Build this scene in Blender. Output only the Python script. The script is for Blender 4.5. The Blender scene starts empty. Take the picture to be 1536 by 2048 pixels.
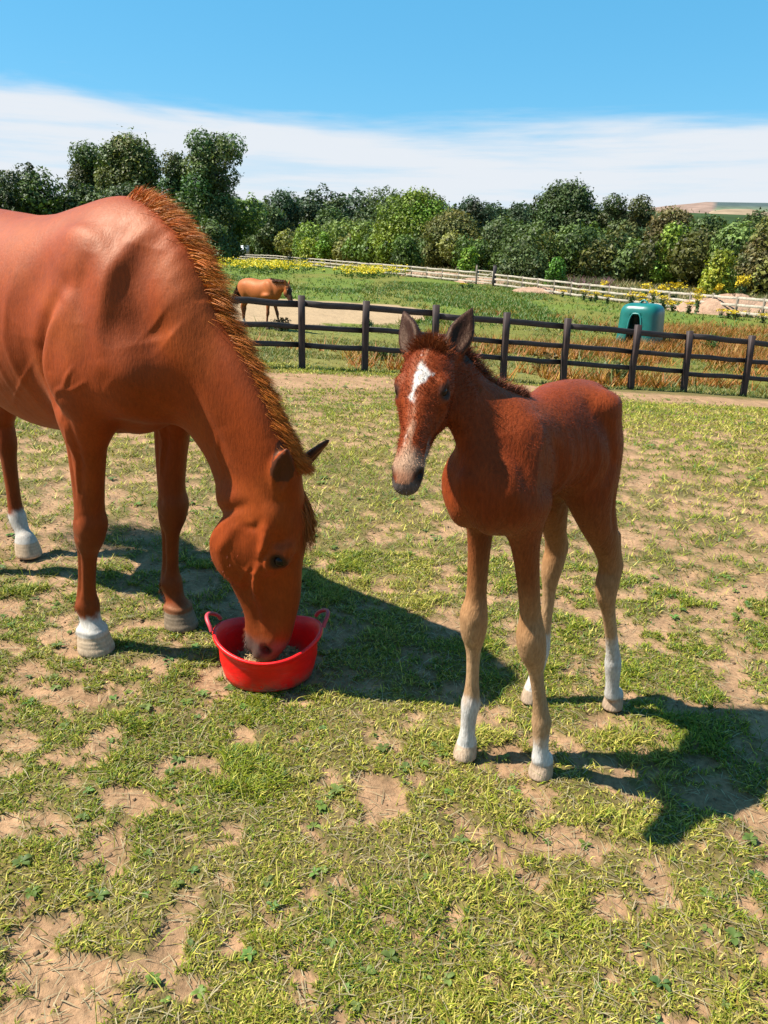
import bpy, math, random
import numpy as np
from mathutils import Vector, Matrix
PI = math.pi
D = bpy.data
sc = bpy.context.scene
col = sc.collection

# ------------------------------------------------------------------ camera, sky, sun, exposure
CAM_H, PITCH, ROLL, FPX = 1.42, math.radians(18.5), math.radians(1.3), 1490.0
cf = np.array([0, math.cos(PITCH), -math.sin(PITCH)])
_u0 = np.array([0, math.sin(PITCH), math.cos(PITCH)]); _r0 = np.array([1.0, 0, 0])
cr = math.cos(ROLL)*_r0 + math.sin(ROLL)*_u0
cu = math.cos(ROLL)*_u0 - math.sin(ROLL)*_r0
CAM = np.array([0, 0, CAM_H])
cam_d = D.cameras.new('camera'); cam = D.objects.new('camera', cam_d); col.objects.link(cam)
cam_d.sensor_fit = 'VERTICAL'; cam_d.sensor_height = 36.0; cam_d.lens = FPX/2048*36.0
cam_d.clip_start = 0.05; cam_d.clip_end = 20000
cam.matrix_world = Matrix(((cr[0], cu[0], -cf[0], 0), (cr[1], cu[1], -cf[1], 0), (cr[2], cu[2], -cf[2], CAM_H), (0, 0, 0, 1)))
sc.camera = cam
def ray(px, py): return cf + cr*(px-768)/FPX - cu*(py-1024)/FPX
def at(px, py, Y):
    d = ray(px, py); return CAM + d*Y/d[1]

SUN_EL, SUN_AZ = math.radians(54.5), math.radians(183)     # azimuth: from the left, a little behind the horses
sdir = Vector((math.cos(SUN_EL)*math.cos(SUN_AZ), math.cos(SUN_EL)*math.sin(SUN_AZ), math.sin(SUN_EL)))
sun_d = D.lights.new('sun', 'SUN'); sun_d.energy = 5.0; sun_d.angle = math.radians(0.53); sun_d.color = (1.0, 0.95, 0.86)
sun = D.objects.new('sun', sun_d); col.objects.link(sun)
sun.rotation_euler = sdir.to_track_quat('Z', 'Y').to_euler(); sun.location = (-20, 5, 30)

W = D.worlds.new('World'); sc.world = W; W.use_nodes = True
def build_world():
    nt = W.node_tree; nt.nodes.clear(); N = nt.nodes; Lk = nt.links
    out = N.new('ShaderNodeOutputWorld'); bg = N.new('ShaderNodeBackground'); bg.inputs['Strength'].default_value = 0.050
    sky = N.new('ShaderNodeTexSky'); sky.sky_type = 'NISHITA'; sky.sun_disc = False
    sky.sun_elevation = SUN_EL; sky.sun_rotation = math.radians(90) - SUN_AZ
    sky.air_density = 1.0; sky.dust_density = 0.4; sky.ozone_density = 2.2
    hs = N.new('ShaderNodeHueSaturation'); hs.inputs['Hue'].default_value = 0.482; hs.inputs['Saturation'].default_value = 1.30; hs.inputs['Value'].default_value = 1.2
    Lk.new(sky.outputs[0], hs.inputs['Color'])
    even = N.new('ShaderNodeMix'); even.data_type = 'RGBA'; even.inputs['Factor'].default_value = 0.5; even.inputs['B'].default_value = (1.15, 4.9, 8.5, 1)
    Lk.new(hs.outputs[0], even.inputs['A'])
    tc = N.new('ShaderNodeTexCoord'); sep = N.new('ShaderNodeSeparateXYZ'); Lk.new(tc.outputs['Generated'], sep.inputs[0])
    # clouds: a broad thin bank low over the horizon, its top edge wavy
    def math_(op, a, b=None, c=None):
        m = N.new('ShaderNodeMath'); m.operation = op
        for i, v in enumerate((a, b, c)):
            if v is None: continue
            if isinstance(v, (int, float)): m.inputs[i].default_value = v
            else: Lk.new(v, m.inputs[i])
        return m.outputs[0]
    mp = N.new('ShaderNodeMapping'); mp.inputs['Scale'].default_value = (1.6, 1.6, 13.0); Lk.new(tc.outputs['Generated'], mp.inputs[0])
    no = N.new('ShaderNodeTexNoise'); no.inputs['Scale'].default_value = 1.5; no.inputs['Detail'].default_value = 7; no.inputs['Roughness'].default_value = 0.52
    no.inputs['Distortion'].default_value = 0.4
    Lk.new(mp.outputs[0], no.inputs['Vector'])
    mp2 = N.new('ShaderNodeMapping'); mp2.inputs['Scale'].default_value = (2.4, 2.4, 34.0); mp2.inputs['Rotation'].default_value = (0, 0.03, 0); Lk.new(tc.outputs['Generated'], mp2.inputs[0])
    no2 = N.new('ShaderNodeTexNoise'); no2.inputs['Scale'].default_value = 1.3; no2.inputs['Detail'].default_value = 8; no2.inputs['Roughness'].default_value = 0.6
    Lk.new(mp2.outputs[0], no2.inputs['Vector'])
    # height of the bank's top: about 0.215 (z of the direction), lower to the east (+x)
    top = math_('MULTIPLY_ADD', sep.outputs[0], -0.05, 0.172)
    w = math_('MULTIPLY_ADD', no.outputs[0], 0.15, -0.075)
    w2 = math_('MULTIPLY_ADD', no2.outputs[0], 0.022, -0.011)
    h = math_('SUBTRACT', math_('ADD', math_('ADD', top, w), w2), sep.outputs[2])
    cl = N.new('ShaderNodeMapRange'); cl.interpolation_type = 'SMOOTHSTEP'; cl.inputs['From Min'].default_value = -0.010; cl.inputs['From Max'].default_value = 0.034
    Lk.new(h, cl.inputs['Value'])
    th = N.new('ShaderNodeMapRange'); th.interpolation_type = 'SMOOTHSTEP'; th.inputs['From Min'].default_value = 0.30; th.inputs['From Max'].default_value = 0.55
    th.inputs['To Min'].default_value = 0.62; th.inputs['To Max'].default_value = 0.97
    Lk.new(no2.outputs[0], th.inputs['Value'])
    fac = math_('MULTIPLY', cl.outputs[0], th.outputs[0])
    mix = N.new('ShaderNodeMix'); mix.data_type = 'RGBA'
    Lk.new(fac, mix.inputs['Factor']); Lk.new(even.outputs['Result'], mix.inputs['A'])
    mix.inputs['B'].default_value = (6.7, 7.05, 7.5, 1)
    Lk.new(mix.outputs['Result'], bg.inputs['Color']); Lk.new(bg.outputs[0], out.inputs[0])
build_world()
sc.view_settings.view_transform = 'Standard'; sc.view_settings.look = 'None'
sc.view_settings.exposure = 1.3; sc.view_settings.gamma = 1.0; sc.view_settings.use_curve_mapping = False
sc.cycles.max_bounces = 6; sc.cycles.transparent_max_bounces = 8; sc.cycles.diffuse_bounces = 2; sc.cycles.glossy_bounces = 3

# ------------------------------------------------------------------ helpers
rng = np.random.default_rng(7)
def tag(o, label=None, cat=None, group=None, kind=None):
    if label: o['label'] = label
    if cat: o['category'] = cat
    if group: o['group'] = group
    if kind: o['kind'] = kind
    return o
def empty(name, loc=(0, 0, 0), rz=0.0):
    o = D.objects.new(name, None); col.objects.link(o); o.location = loc; o.rotation_euler = (0, 0, rz); o.empty_display_size = 0.1
    return o
TONE = 0.55          # the photograph is exposed bright: real-world base colours are this share of their look
def mesh_np(name, V, F, mat=None, parent=None, smooth=False, colors=None, loc=None):
    """V (n,3); F list of equal-length index rows (m,k) or list of such arrays"""
    me = D.meshes.new(name)
    V = np.ascontiguousarray(V, dtype=np.float32)
    Fs = F if isinstance(F, list) else [F]
    Fs = [np.asarray(f, dtype=np.int32) for f in Fs if len(f)]
    me.vertices.add(len(V)); me.vertices.foreach_set('co', V.ravel())
    nl = sum(f.size for f in Fs); nf = sum(len(f) for f in Fs)
    me.loops.add(nl); me.polygons.add(nf)
    me.loops.foreach_set('vertex_index', np.concatenate([f.ravel() for f in Fs]))
    tot = np.concatenate([np.full(len(f), f.shape[1], dtype=np.int32) for f in Fs])
    st = np.concatenate([[0], np.cumsum(tot)[:-1]]).astype(np.int32)
    me.polygons.foreach_set('loop_start', st); me.polygons.foreach_set('loop_total', tot)
    if smooth: me.polygons.foreach_set('use_smooth', np.ones(nf, dtype=bool))
    if colors is not None:
        a = me.color_attributes.new('col', 'FLOAT_COLOR', 'POINT')
        c = np.ones((len(V), 4), dtype=np.float32); c[:, :colors.shape[1]] = colors*TONE
        a.data.foreach_set('color', c.ravel())
    me.update(calc_edges=True); me.validate()
    if mat: me.materials.append(mat)
    o = D.objects.new(name, me); col.objects.link(o)
    if parent: o.parent = parent
    if loc is not None: o.location = loc
    return o

def new_mat(name):
    m = D.materials.new(name); m.use_nodes = True; nt = m.node_tree; nt.nodes.clear()
    out = nt.nodes.new('ShaderNodeOutputMaterial'); b = nt.nodes.new('ShaderNodeBsdfPrincipled'); nt.links.new(b.outputs[0], out.inputs[0])
    return m, nt, b
def ramp(nt, stops, src):
    r = nt.nodes.new('ShaderNodeValToRGB'); e = r.color_ramp.elements
    while len(e) > 1: e.remove(e[-1])
    e[0].position = stops[0][0]; e[0].color = (*stops[0][1], 1)
    for p, c in stops[1:]:
        k = e.new(p); k.color = (*c, 1)
    nt.links.new(src, r.inputs[0]); return r.outputs[0]
def noise(nt, scale, detail=4, rough=0.5, vec=None, dist=0.0):
    n = nt.nodes.new('ShaderNodeTexNoise'); n.inputs['Scale'].default_value = scale; n.inputs['Detail'].default_value = detail
    n.inputs['Roughness'].default_value = rough; n.inputs['Distortion'].default_value = dist
    if vec is not None: nt.links.new(vec, n.inputs['Vector'])
    return n.outputs[0]
def coords(nt, scale=(1, 1, 1), kind='Object', rot=(0, 0, 0)):
    t = nt.nodes.new('ShaderNodeTexCoord'); m = nt.nodes.new('ShaderNodeMapping'); m.inputs['Scale'].default_value = scale; m.inputs['Rotation'].default_value = rot
    nt.links.new(t.outputs[kind], m.inputs[0]); return m.outputs[0]
def bump(nt, b, h, strength=0.3, dist=0.01):
    n = nt.nodes.new('ShaderNodeBump'); n.inputs['Strength'].default_value = strength; n.inputs['Distance'].default_value = dist
    nt.links.new(h, n.inputs['Height']); nt.links.new(n.outputs[0], b.inputs['Normal']); return n
def mixc(nt, f, a, b, mode='MIX'):
    m = nt.nodes.new('ShaderNodeMix'); m.data_type = 'RGBA'; m.blend_type = mode
    for v, k in ((f, 'Factor'), (a, 'A'), (b, 'B')):
        if isinstance(v, (int, float)): m.inputs[k].default_value = v
        elif isinstance(v, tuple): m.inputs[k].default_value = (*v, 1) if len(v) == 3 else v
        else: nt.links.new(v, m.inputs[k])
    return m.outputs['Result']
def attr(nt, name='col'):
    a = nt.nodes.new('ShaderNodeAttribute'); a.attribute_name = name; return a.outputs['Color']
def simple_mat(name, c, rough=0.6, var=0.25, scale=8, bstr=0.2, bd=0.004, spec=0.5, stretch=(1, 1, 1), metallic=0.0):
    m, nt, b = new_mat(name); v = coords(nt, stretch); c = tuple(x*TONE for x in c)
    n = noise(nt, scale, 5, 0.6, v)
    lo = tuple(x*(1-var) for x in c); hi = tuple(min(1, x*(1+var)) for x in c)
    nt.links.new(ramp(nt, [(0.3, lo), (0.7, hi)], n), b.inputs['Base Color'])
    b.inputs['Roughness'].default_value = rough; b.inputs['Specular IOR Level'].default_value = spec; b.inputs['Metallic'].default_value = metallic
    if bstr: bump(nt, b, noise(nt, scale*3, 4, 0.6, v), bstr, bd)
    return m

def _hash(ix, iy, seed):
    h = (ix*374761393 + iy*668265263 + seed*974634777) & 0xffffffff
    h = ((h ^ (h >> 13))*1274126177) & 0xffffffff
    return ((h ^ (h >> 16)) & 0xffff)/65535.0
def vnoise(x, y, seed=0):
    ix = np.floor(x).astype(np.int64); iy = np.floor(y).astype(np.int64); fx = x-ix; fy = y-iy
    fx = fx*fx*fx*(fx*(fx*6-15)+10); fy = fy*fy*fy*(fy*(fy*6-15)+10)
    a = _hash(ix, iy, seed); b = _hash(ix+1, iy, seed); c = _hash(ix, iy+1, seed); d = _hash(ix+1, iy+1, seed)
    return (a*(1-fx)+b*fx)*(1-fy) + (c*(1-fx)+d*fx)*fy
def fbm(x, y, oct=4, seed=0, gain=0.5):
    s = np.zeros_like(x, dtype=float); a = 1.0; t = 0
    for i in range(oct):
        s += a*vnoise(x*2.03**i + 17.3*i, y*2.03**i + 9.1*i, seed+i); t += a; a *= gain
    return s/t
def sstep(a, b, x):
    t = np.clip((x-a)/(b-a), 0, 1); return t*t*(3-2*t)

# ------------------------------------------------------------------ bodies: blended volumes turned into one continuous skin
def nrm(v): v = np.asarray(v, float); return v/max(np.linalg.norm(v), 1e-12)
class Body:
    def __init__(s, lo, hi, h):
        s.o = np.array(lo, dtype=np.float32); s.h = h
        s.n = np.ceil((np.array(hi)-s.o)/h).astype(int)+1
        s.F = np.full(s.n, 0.25, dtype=np.float32)
    def box(s, lo, hi):
        a = np.clip(np.floor((np.array(lo)-s.o)/s.h).astype(int), 0, s.n-1); b = np.clip(np.ceil((np.array(hi)-s.o)/s.h).astype(int)+1, 1, s.n)
        sl = tuple(slice(x, y) for x, y in zip(a, b))
        ax = [s.o[i] + s.h*np.arange(a[i], b[i], dtype=np.float32) for i in range(3)]
        return sl, np.meshgrid(*ax, indexing='ij', sparse=True)
    def put(s, sl, d, k, op='add'):
        f = s.F[sl]
        if op == 'add':
            if k <= 0: s.F[sl] = np.minimum(f, d); return
            h = np.maximum(k-np.abs(f-d), 0)/k; s.F[sl] = np.minimum(f, d) - h*h*k*0.25
        else:
            d = -d
            if k <= 0: s.F[sl] = np.maximum(f, d); return
            h = np.maximum(k-np.abs(f-d), 0)/k; s.F[sl] = np.maximum(f, d) + h*h*k*0.25
    def ell(s, c, r, k=0.03, op='add', ax=None):
        """ellipsoid; ax = 3 axes (rows) or None"""
        c = np.array(c, float); r = np.array(r, float); m = r.max()+k+0.01
        A = np.eye(3) if ax is None else np.array([nrm(a) for a in ax])
        sl, (X, Y, Z) = s.box(c-m, c+m)
        x, y, z = X-c[0], Y-c[1], Z-c[2]
        q = [(x*a[0]+y*a[1]+z*a[2]) for a in A]
        k0 = np.sqrt(sum((q[i]/r[i])**2 for i in range(3))); k1 = np.sqrt(sum((q[i]/r[i]**2)**2 for i in range(3)))+1e-6
        s.put(sl, (k0*(k0-1)/k1).astype(np.float32), k, op)
    def chain(s, st, k=0.03, side=(0, 1, 0), sub=5, op='add', ends=True):
        """st rows: x,y,z,a(side),b(front/top),c(back/bottom)"""
        st = np.array([r if len(r) == 6 else (list(r[:3])+[r[3]]*3 if len(r) == 4 else list(r[:5])+[r[4]]) for r in st], float)
        P = np.vstack([2*st[0]-st[1], st, 2*st[-1]-st[-2]]); out = []
        for i in range(1, len(P)-2):
            for j in range(sub):
                t = j/sub; p0, p1, p2, p3 = P[i-1], P[i], P[i+1], P[i+2]
                out.append(0.5*((2*p1)+(-p0+p2)*t+(2*p0-5*p1+4*p2-p3)*t*t+(-p0+3*p1-3*p2+p3)*t**3))
        out.append(st[-1]); Q = np.array(out); Q[:, 3:] = np.maximum(Q[:, 3:], 0.001)
        R = Q[:, 3:].max()+k+0.012
        lo = (Q[:, :3]-R).min(0); hi = (Q[:, :3]+R).max(0)
        a0 = np.clip(np.floor((lo-s.o)/s.h).astype(int), 0, s.n-1); b0 = np.clip(np.ceil((hi-s.o)/s.h).astype(int)+1, 1, s.n)
        SL = tuple(slice(x, y) for x, y in zip(a0, b0)); T = np.full(tuple(b0-a0), 1.0, dtype=np.float32)
        T3 = np.gradient(Q[:, :3], axis=0)
        for i in range(len(Q)-1):
            p0, p1 = Q[i], Q[i+1]; m = max(p0[3:].max(), p1[3:].max())+k+0.01
            sl, (X, Y, Z) = s.box(np.minimum(p0[:3], p1[:3])-m, np.maximum(p0[:3], p1[:3])+m)
            sl2 = tuple(slice(q.start-a, q.stop-a) for q, a in zip(sl, a0))
            d = p1[:3]-p0[:3]; Ln = np.linalg.norm(d)+1e-9; dd = d/Ln
            tm = nrm(T3[i]+T3[i+1]) if np.linalg.norm(T3[i]+T3[i+1]) > 1e-9 else dd
            sd = np.array(side, float); sd = nrm(sd-tm*(sd@tm)); vv = np.cross(tm, sd)
            x, y, z = X-p0[0], Y-p0[1], Z-p0[2]
            t = np.clip((x*dd[0]+y*dd[1]+z*dd[2])/Ln, 0, 1)
            rx, ry, rz = x-t*d[0], y-t*d[1], z-t*d[2]
            us = rx*sd[0]+ry*sd[1]+rz*sd[2]; vs = rx*vv[0]+ry*vv[1]+rz*vv[2]; ws = rx*tm[0]+ry*tm[1]+rz*tm[2]
            A = p0[3]+(p1[3]-p0[3])*t; Bf = p0[4]+(p1[4]-p0[4])*t; Bb = p0[5]+(p1[5]-p0[5])*t
            B = np.where(vs > 0, Bf, Bb); Wd = np.minimum(A, np.minimum(Bf, Bb))
            k0 = np.sqrt((us/A)**2+(vs/B)**2+(ws/Wd)**2); k1 = np.sqrt((us/A**2)**2+(vs/B**2)**2+(ws/Wd**2)**2)+1e-6
            T[sl2] = np.minimum(T[sl2], k0*(k0-1)/k1)
        s.put(SL, T, k, op)
    def floor(s, z=0.0):
        zz = s.o[2]+s.h*np.arange(s.n[2], dtype=np.float32); s.F = np.maximum(s.F, (z-zz)[None, None, :])
    def blur(s, it=1):
        for _ in range(it):
            for ax in range(3):
                f = s.F; g = f.copy(); a = [slice(None)]*3; b = [slice(None)]*3; c = [slice(None)]*3
                a[ax] = slice(1, -1); b[ax] = slice(0, -2); c[ax] = slice(2, None)
                g[tuple(a)] = 0.5*f[tuple(a)]+0.25*(f[tuple(b)]+f[tuple(c)]); s.F = g
    def mesh(s):
        F = s.F; ins = F < 0
        nx, ny, nz = F.shape
        cnt = np.zeros((nx-1, ny-1, nz-1), dtype=np.int8)
        for i in (0, 1):
            for j in (0, 1):
                for k in (0, 1): cnt += ins[i:nx-1+i, j:ny-1+j, k:nz-1+k]
        act = np.argwhere((cnt > 0) & (cnt < 8)); idx = np.full(cnt.shape, -1, dtype=np.int32); idx[act[:, 0], act[:, 1], act[:, 2]] = np.arange(len(act))
        acc = np.zeros((len(act), 3), dtype=np.float32); n = np.zeros(len(act), dtype=np.float32)
        cor = [(i, j, k) for i in (0, 1) for j in (0, 1) for k in (0, 1)]
        val = {c: F[act[:, 0]+c[0], act[:, 1]+c[1], act[:, 2]+c[2]] for c in cor}
        for c in cor:
            for ax in range(3):
                if c[ax]: continue
                e = list(c); e[ax] = 1; e = tuple(e); a, b = val[c], val[e]; m = (a < 0) != (b < 0)
                t = np.where(m, a/np.where(np.abs(a-b) < 1e-9, 1, a-b), 0)
                p = np.tile(np.array(c, dtype=np.float32), (len(act), 1)); p[:, ax] = t
                acc += p*m[:, None]; n += m
        V = s.o + s.h*(act + acc/np.maximum(n, 1)[:, None])
        quads = []
        for ax in range(3):
            b, c = [q for q in range(3) if q != ax]
            sa = [slice(None)]*3; sb = [slice(None)]*3; sa[ax] = slice(0, -1); sb[ax] = slice(1, None)
            A, B = ins[tuple(sa)], ins[tuple(sb)]; e = np.argwhere(A != B)
            e = e[(e[:, b] > 0) & (e[:, c] > 0) & (e[:, b] < F.shape[b]-1) & (e[:, c] < F.shape[c]-1)]
            q = []
            for db, dc in ((-1, -1), (0, -1), (0, 0), (-1, 0)):
                g = e.copy(); g[:, b] += db; g[:, c] += dc; q.append(idx[g[:, 0], g[:, 1], g[:, 2]])
            q = np.stack(q, 1); flip = A[e[:, 0], e[:, 1], e[:, 2]]
            if ax == 1: flip = ~flip
            q[~flip] = q[~flip][:, ::-1]; quads.append(q)
        Q = np.vstack(quads); Q = Q[(Q >= 0).all(1)]
        # keep the largest piece only is not needed: every part is rooted in the body
        return V, Q
    def sample(s, P):
        g = (np.asarray(P)-s.o)/s.h; i = np.clip(np.round(g).astype(int), 1, s.n-2)
        return s.F[i[:, 0], i[:, 1], i[:, 2]]
def relax(V, Q, it=2, lam=0.5, keep=None):
    n = len(V)
    for k in range(it):
        for l in (lam, -lam*1.04):
            acc = np.zeros_like(V); c = np.zeros(n)
            for a, b in ((0, 1), (1, 2), (2, 3), (3, 0)):
                for x, y in ((a, b), (b, a)):
                    for d in range(3): acc[:, d] += np.bincount(Q[:, x], weights=V[Q[:, y], d], minlength=n)
                    c += np.bincount(Q[:, x], minlength=n)
            dlt = acc/np.maximum(c, 1)[:, None]-V
            if keep is not None: dlt *= keep[:, None]
            V = V+l*dlt
    return V
# ------------------------------------------------------------------ horses
def head_shape(B, poll, t, v, L, foal=False, k=0.02):
    """adds a horse head to B. poll point, t = down the nose, v = out of the forehead, L = length. returns frame"""
    t = nrm(t); v = nrm(np.array(v)-t*(np.array(v)@t)); s = np.cross(v, t)
    poll = np.array(poll, float)
    def p(a, b, c=0.0): return poll+L*(t*a+v*b+s*c)
    def row(a, b, w, f, bk, c=0.0): return [*p(a, b, c), w*L, f*L, bk*L]
    if foal:
        rows = [(-.04, -.05, .12, .13, .15), (.05, -.01, .150, .165, .17), (.17, .0, .178, .19, .19), (.32, .0, .172, .18, .18), (.45, .01, .125, .15, .15),
                (.60, .02, .098, .125, .12), (.75, .02, .092, .110, .11), (.87, .01, .102, .105, .112), (.955, -.005, .086, .07, .088)]
    else:
        rows = [(-.04, -.05, .11, .12, .15), (.05, -.01, .14, .15, .17), (.16, .0, .155, .175, .18), (.30, .0, .155, .17, .18), (.44, .01, .12, .155, .15),
                (.60, .015, .105, .155, .14), (.74, .015, .092, .140, .125), (.86, .01, .095, .125, .115), (.95, .0, .082, .085, .085)]
    B.chain([row(*r) for r in rows], k=k*L*1.5, side=s, sub=9)
    R = lambda a, b, c: (a*L, b*L, c*L)
    ax = (t, v, s)
    jw = 0.085 if not foal else 0.09
    for q in (-1, 1):
        cd = -.155 if not foal else -.12
        B.ell(p(.31 if foal else .335, cd, q*jw), R(.19 if not foal else .17, .155 if not foal else .14, .055), k=.05*L, ax=ax)           # cheek
        B.chain([row(.30, cd-.07, .035, .06, .06, q*.07), row(.52, cd+.01, .035, .05, .065, q*.055), row(.74, -.075, .028, .035, .04, q*.035), row(.88, -.07, .03, .03, .035, q*.02)], k=.045*L, side=s)
        B.ell(p(.27, .10, q*(.125 if not foal else .15)), R(.055, .045, .04), k=.05*L, ax=(nrm(t+v*.25), v, s))                              # brow
        B.ell(p(.35, .03, q*(.135 if not foal else .15)), R(.05, .03, .028), k=.04*L, ax=ax)
        B.chain([row(.36, -.01, .02, .02, .02, q*.14), row(.48, -.03, .016, .018, .018, q*.118), row(.60, -.03, .010, .012, .012, q*.092)], k=.03*L, side=s)  # facial crest
        B.ell(p(.10, .04, q*.11), R(.08, .06, .045), k=.05*L, ax=ax)                               # ear base muscle
        # eye socket slit
        ey = q*(.158 if not foal else .170)
        B.ell(p(.315, .085, ey), R(.042, .026, .028), k=.012*L, op='sub', ax=(nrm(t+v*.3), nrm(v-t*.3), s))
        B.chain([[*p(.275, .065, ey*.985), .009*L], [*p(.29, .098, ey*.97), .012*L], [*p(.325, .105, ey*.955), .012*L], [*p(.355, .085, ey*.96), .009*L]], k=.012*L, side=s)   # upper lid
        B.chain([[*p(.28, .045, ey*.98), .007*L], [*p(.315, .030, ey*.98), .008*L], [*p(.355, .055, ey*.96), .007*L]], k=.012*L, side=s)
        # nostril
        B.ell(p(.885, .035, q*.07), R(.05, .042, .03), k=.03*L, ax=ax)
        B.ell(p(.90, .035, q*.098), R(.034, .018, .032), k=.012*L, op='sub', ax=(nrm(t+v*.55), nrm(v-t*.55), s))
    # lips
    B.ell(p(.945, .0, 0), R(.05, .07, .07), k=.04*L, ax=ax)
    B.ell(p(.93, -.075, 0), R(.055, .035, .05), k=.02*L, ax=ax)
    for q in (-1, 1):
        B.chain([[*p(.985, -.05, 0), .008*L], [*p(.95, -.052, q*.065), .008*L], [*p(.87, -.052, q*.085), .007*L]], k=.012*L, op='sub', side=s)
    return dict(p=p, t=t, v=v, s=s, L=L, R=R, ey=(.150 if not foal else .172))
def ear_shape(B, base, d, open_dir, L, w, k=0.008):
    """a cupped pointed ear: full leaf shape then hollowed towards open_dir"""
    d = nrm(d); o = nrm(np.array(open_dir)-d*(np.array(open_dir)@d)); s = np.cross(o, d); base = np.array(base, float)
    st = [(0, .42, .40), (.12, .62, .55), (.30, .90, .70), (.48, 1.0, .62), (.66, .80, .42), (.82, .46, .26), (.93, .20, .14), (1.0, .06, .06)]
    B.chain([[*(base+d*L*a - o*w*.25*(1-a) + o*w*.35*a*a), max(w*b, .003), max(w*c, .003), max(w*c, .003)] for a, b, c in st], k=k*2, side=s)
    hs = [(.14, .26, .25), (.30, .60, .50), (.48, .74, .50), (.66, .56, .36), (.82, .26, .20)]
    B.chain([[*(base+d*L*a + o*w*(.42+.30*a)), max(w*b, .002), max(w*c, .002), max(w*c, .002)] for a, b, c in hs], k=k, side=s, op='sub')
def leg_front(B, pts, q, S, k=0.04, foal=False):
    """pts: function z-> (u,n) offsets; q side; S scale of heights (1 = 1.6 m horse)"""
    g = S
    #      z     u off  a      front  back
    T = [(1.06, .02, .075, .10, .11), (.94, .0, .062, .078, .085), (.84, .0, .053, .064, .070), (.74, .0, .048, .056, .060), (.64, -.0, .043, .050, .052),
         (.565, .002, .043, .046, .043), (.52, .006, .047, .050, .045), (.475, .004, .045, .046, .046), (.435, -.002, .036, .036, .042), (.39, -.006, .029, .028, .036),
         (.29, -.008, .026, .024, .036), (.22, -.008, .029, .027, .042), (.180, -.004, .035, .035, .046), (.145, .006, .032, .034, .040), (.115, .022, .030, .032, .034), (.085, .036, .037, .040, .040)]
    if foal:
        T = [(.80, .0, .052, .075, .08), (.72, .0, .046, .062, .07), (.64, .0, .040, .048, .055), (.56, .0, .034, .038, .042), (.49, .0, .032, .035, .036), (.445, .002, .038, .040, .038),
             (.405, .004, .042, .045, .040), (.365, .003, .040, .041, .041), (.33, .0, .031, .030, .036), (.29, -.002, .024, .024, .030), (.22, -.003, .0215, .021, .029), (.165, -.003, .026, .025, .034),
             (.132, .0, .031, .031, .037), (.105, .006, .027, .028, .031), (.078, .014, .025, .027, .028), (.055, .022, .029, .031, .031)]
    rows = []
    if foal: T = [(float(np.interp(z, [0, .055, .132, .405, .8], [0, .062, .185, .475, .83])), du, *[w*float(np.interp(z, [0, .3, .405, .5, .65], [.88, .84, .94, .86, .70])) for w in (a, b, c)]) for z, du, a, b, c in T]
    for z, du, a, b, c in T:
        u, n = pts(z); e = 1+(S-1)*float(sstep(1.0, .8, z) if not foal else 1); rows.append([u+du, n, z, a*e, b*e, c*e])
    B.chain(rows, k=k, sub=8)
    u, n = pts(0)
    f = 0.63 if foal else 1.0; f2 = f*S
    B.chain([[u+.034*f, n, .082*f, .043*f2, .047*f2, .045*f2], [u+.042*f, n, .050*f, .052*f2, .056*f2, .050*f2], [u+.055*f, n, -.02, .062*f2, .068*f2, .055*f2]], k=.006, sub=3)
    # tendon groove and ergot, knee cap, side bumps
    zk = .475 if foal else .52; u, n = pts(zk)
    r = .72 if foal else 1
    B.ell((u+.03*r, n, zk+.02), (.022*r, .034*r, .035*r), k=.02)
    B.ell((u-.042*r, n, zk+.015), (.02*r, .016*r, .03*r), k=.02)
    zf = .18 if not foal else .185; u, n = pts(zf)
    B.ell((u-.03*r, n, zf-.005), (.018*r, .026*r, .024*r), k=.015)
    zc0 = .33 if not foal else .31
    for sgn in (-1, 1):
        u1, n1 = pts(zc0+.08*r); u2, n2 = pts(zc0-.08*r)
        B.chain([[u1-.012*r, n1+sgn*.031*r, zc0+.08*r, .005, .005, .005], [u2-.012*r, n2+sgn*.030*r, zc0-.08*r, .005, .005, .005]], k=.012, op='sub')
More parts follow.
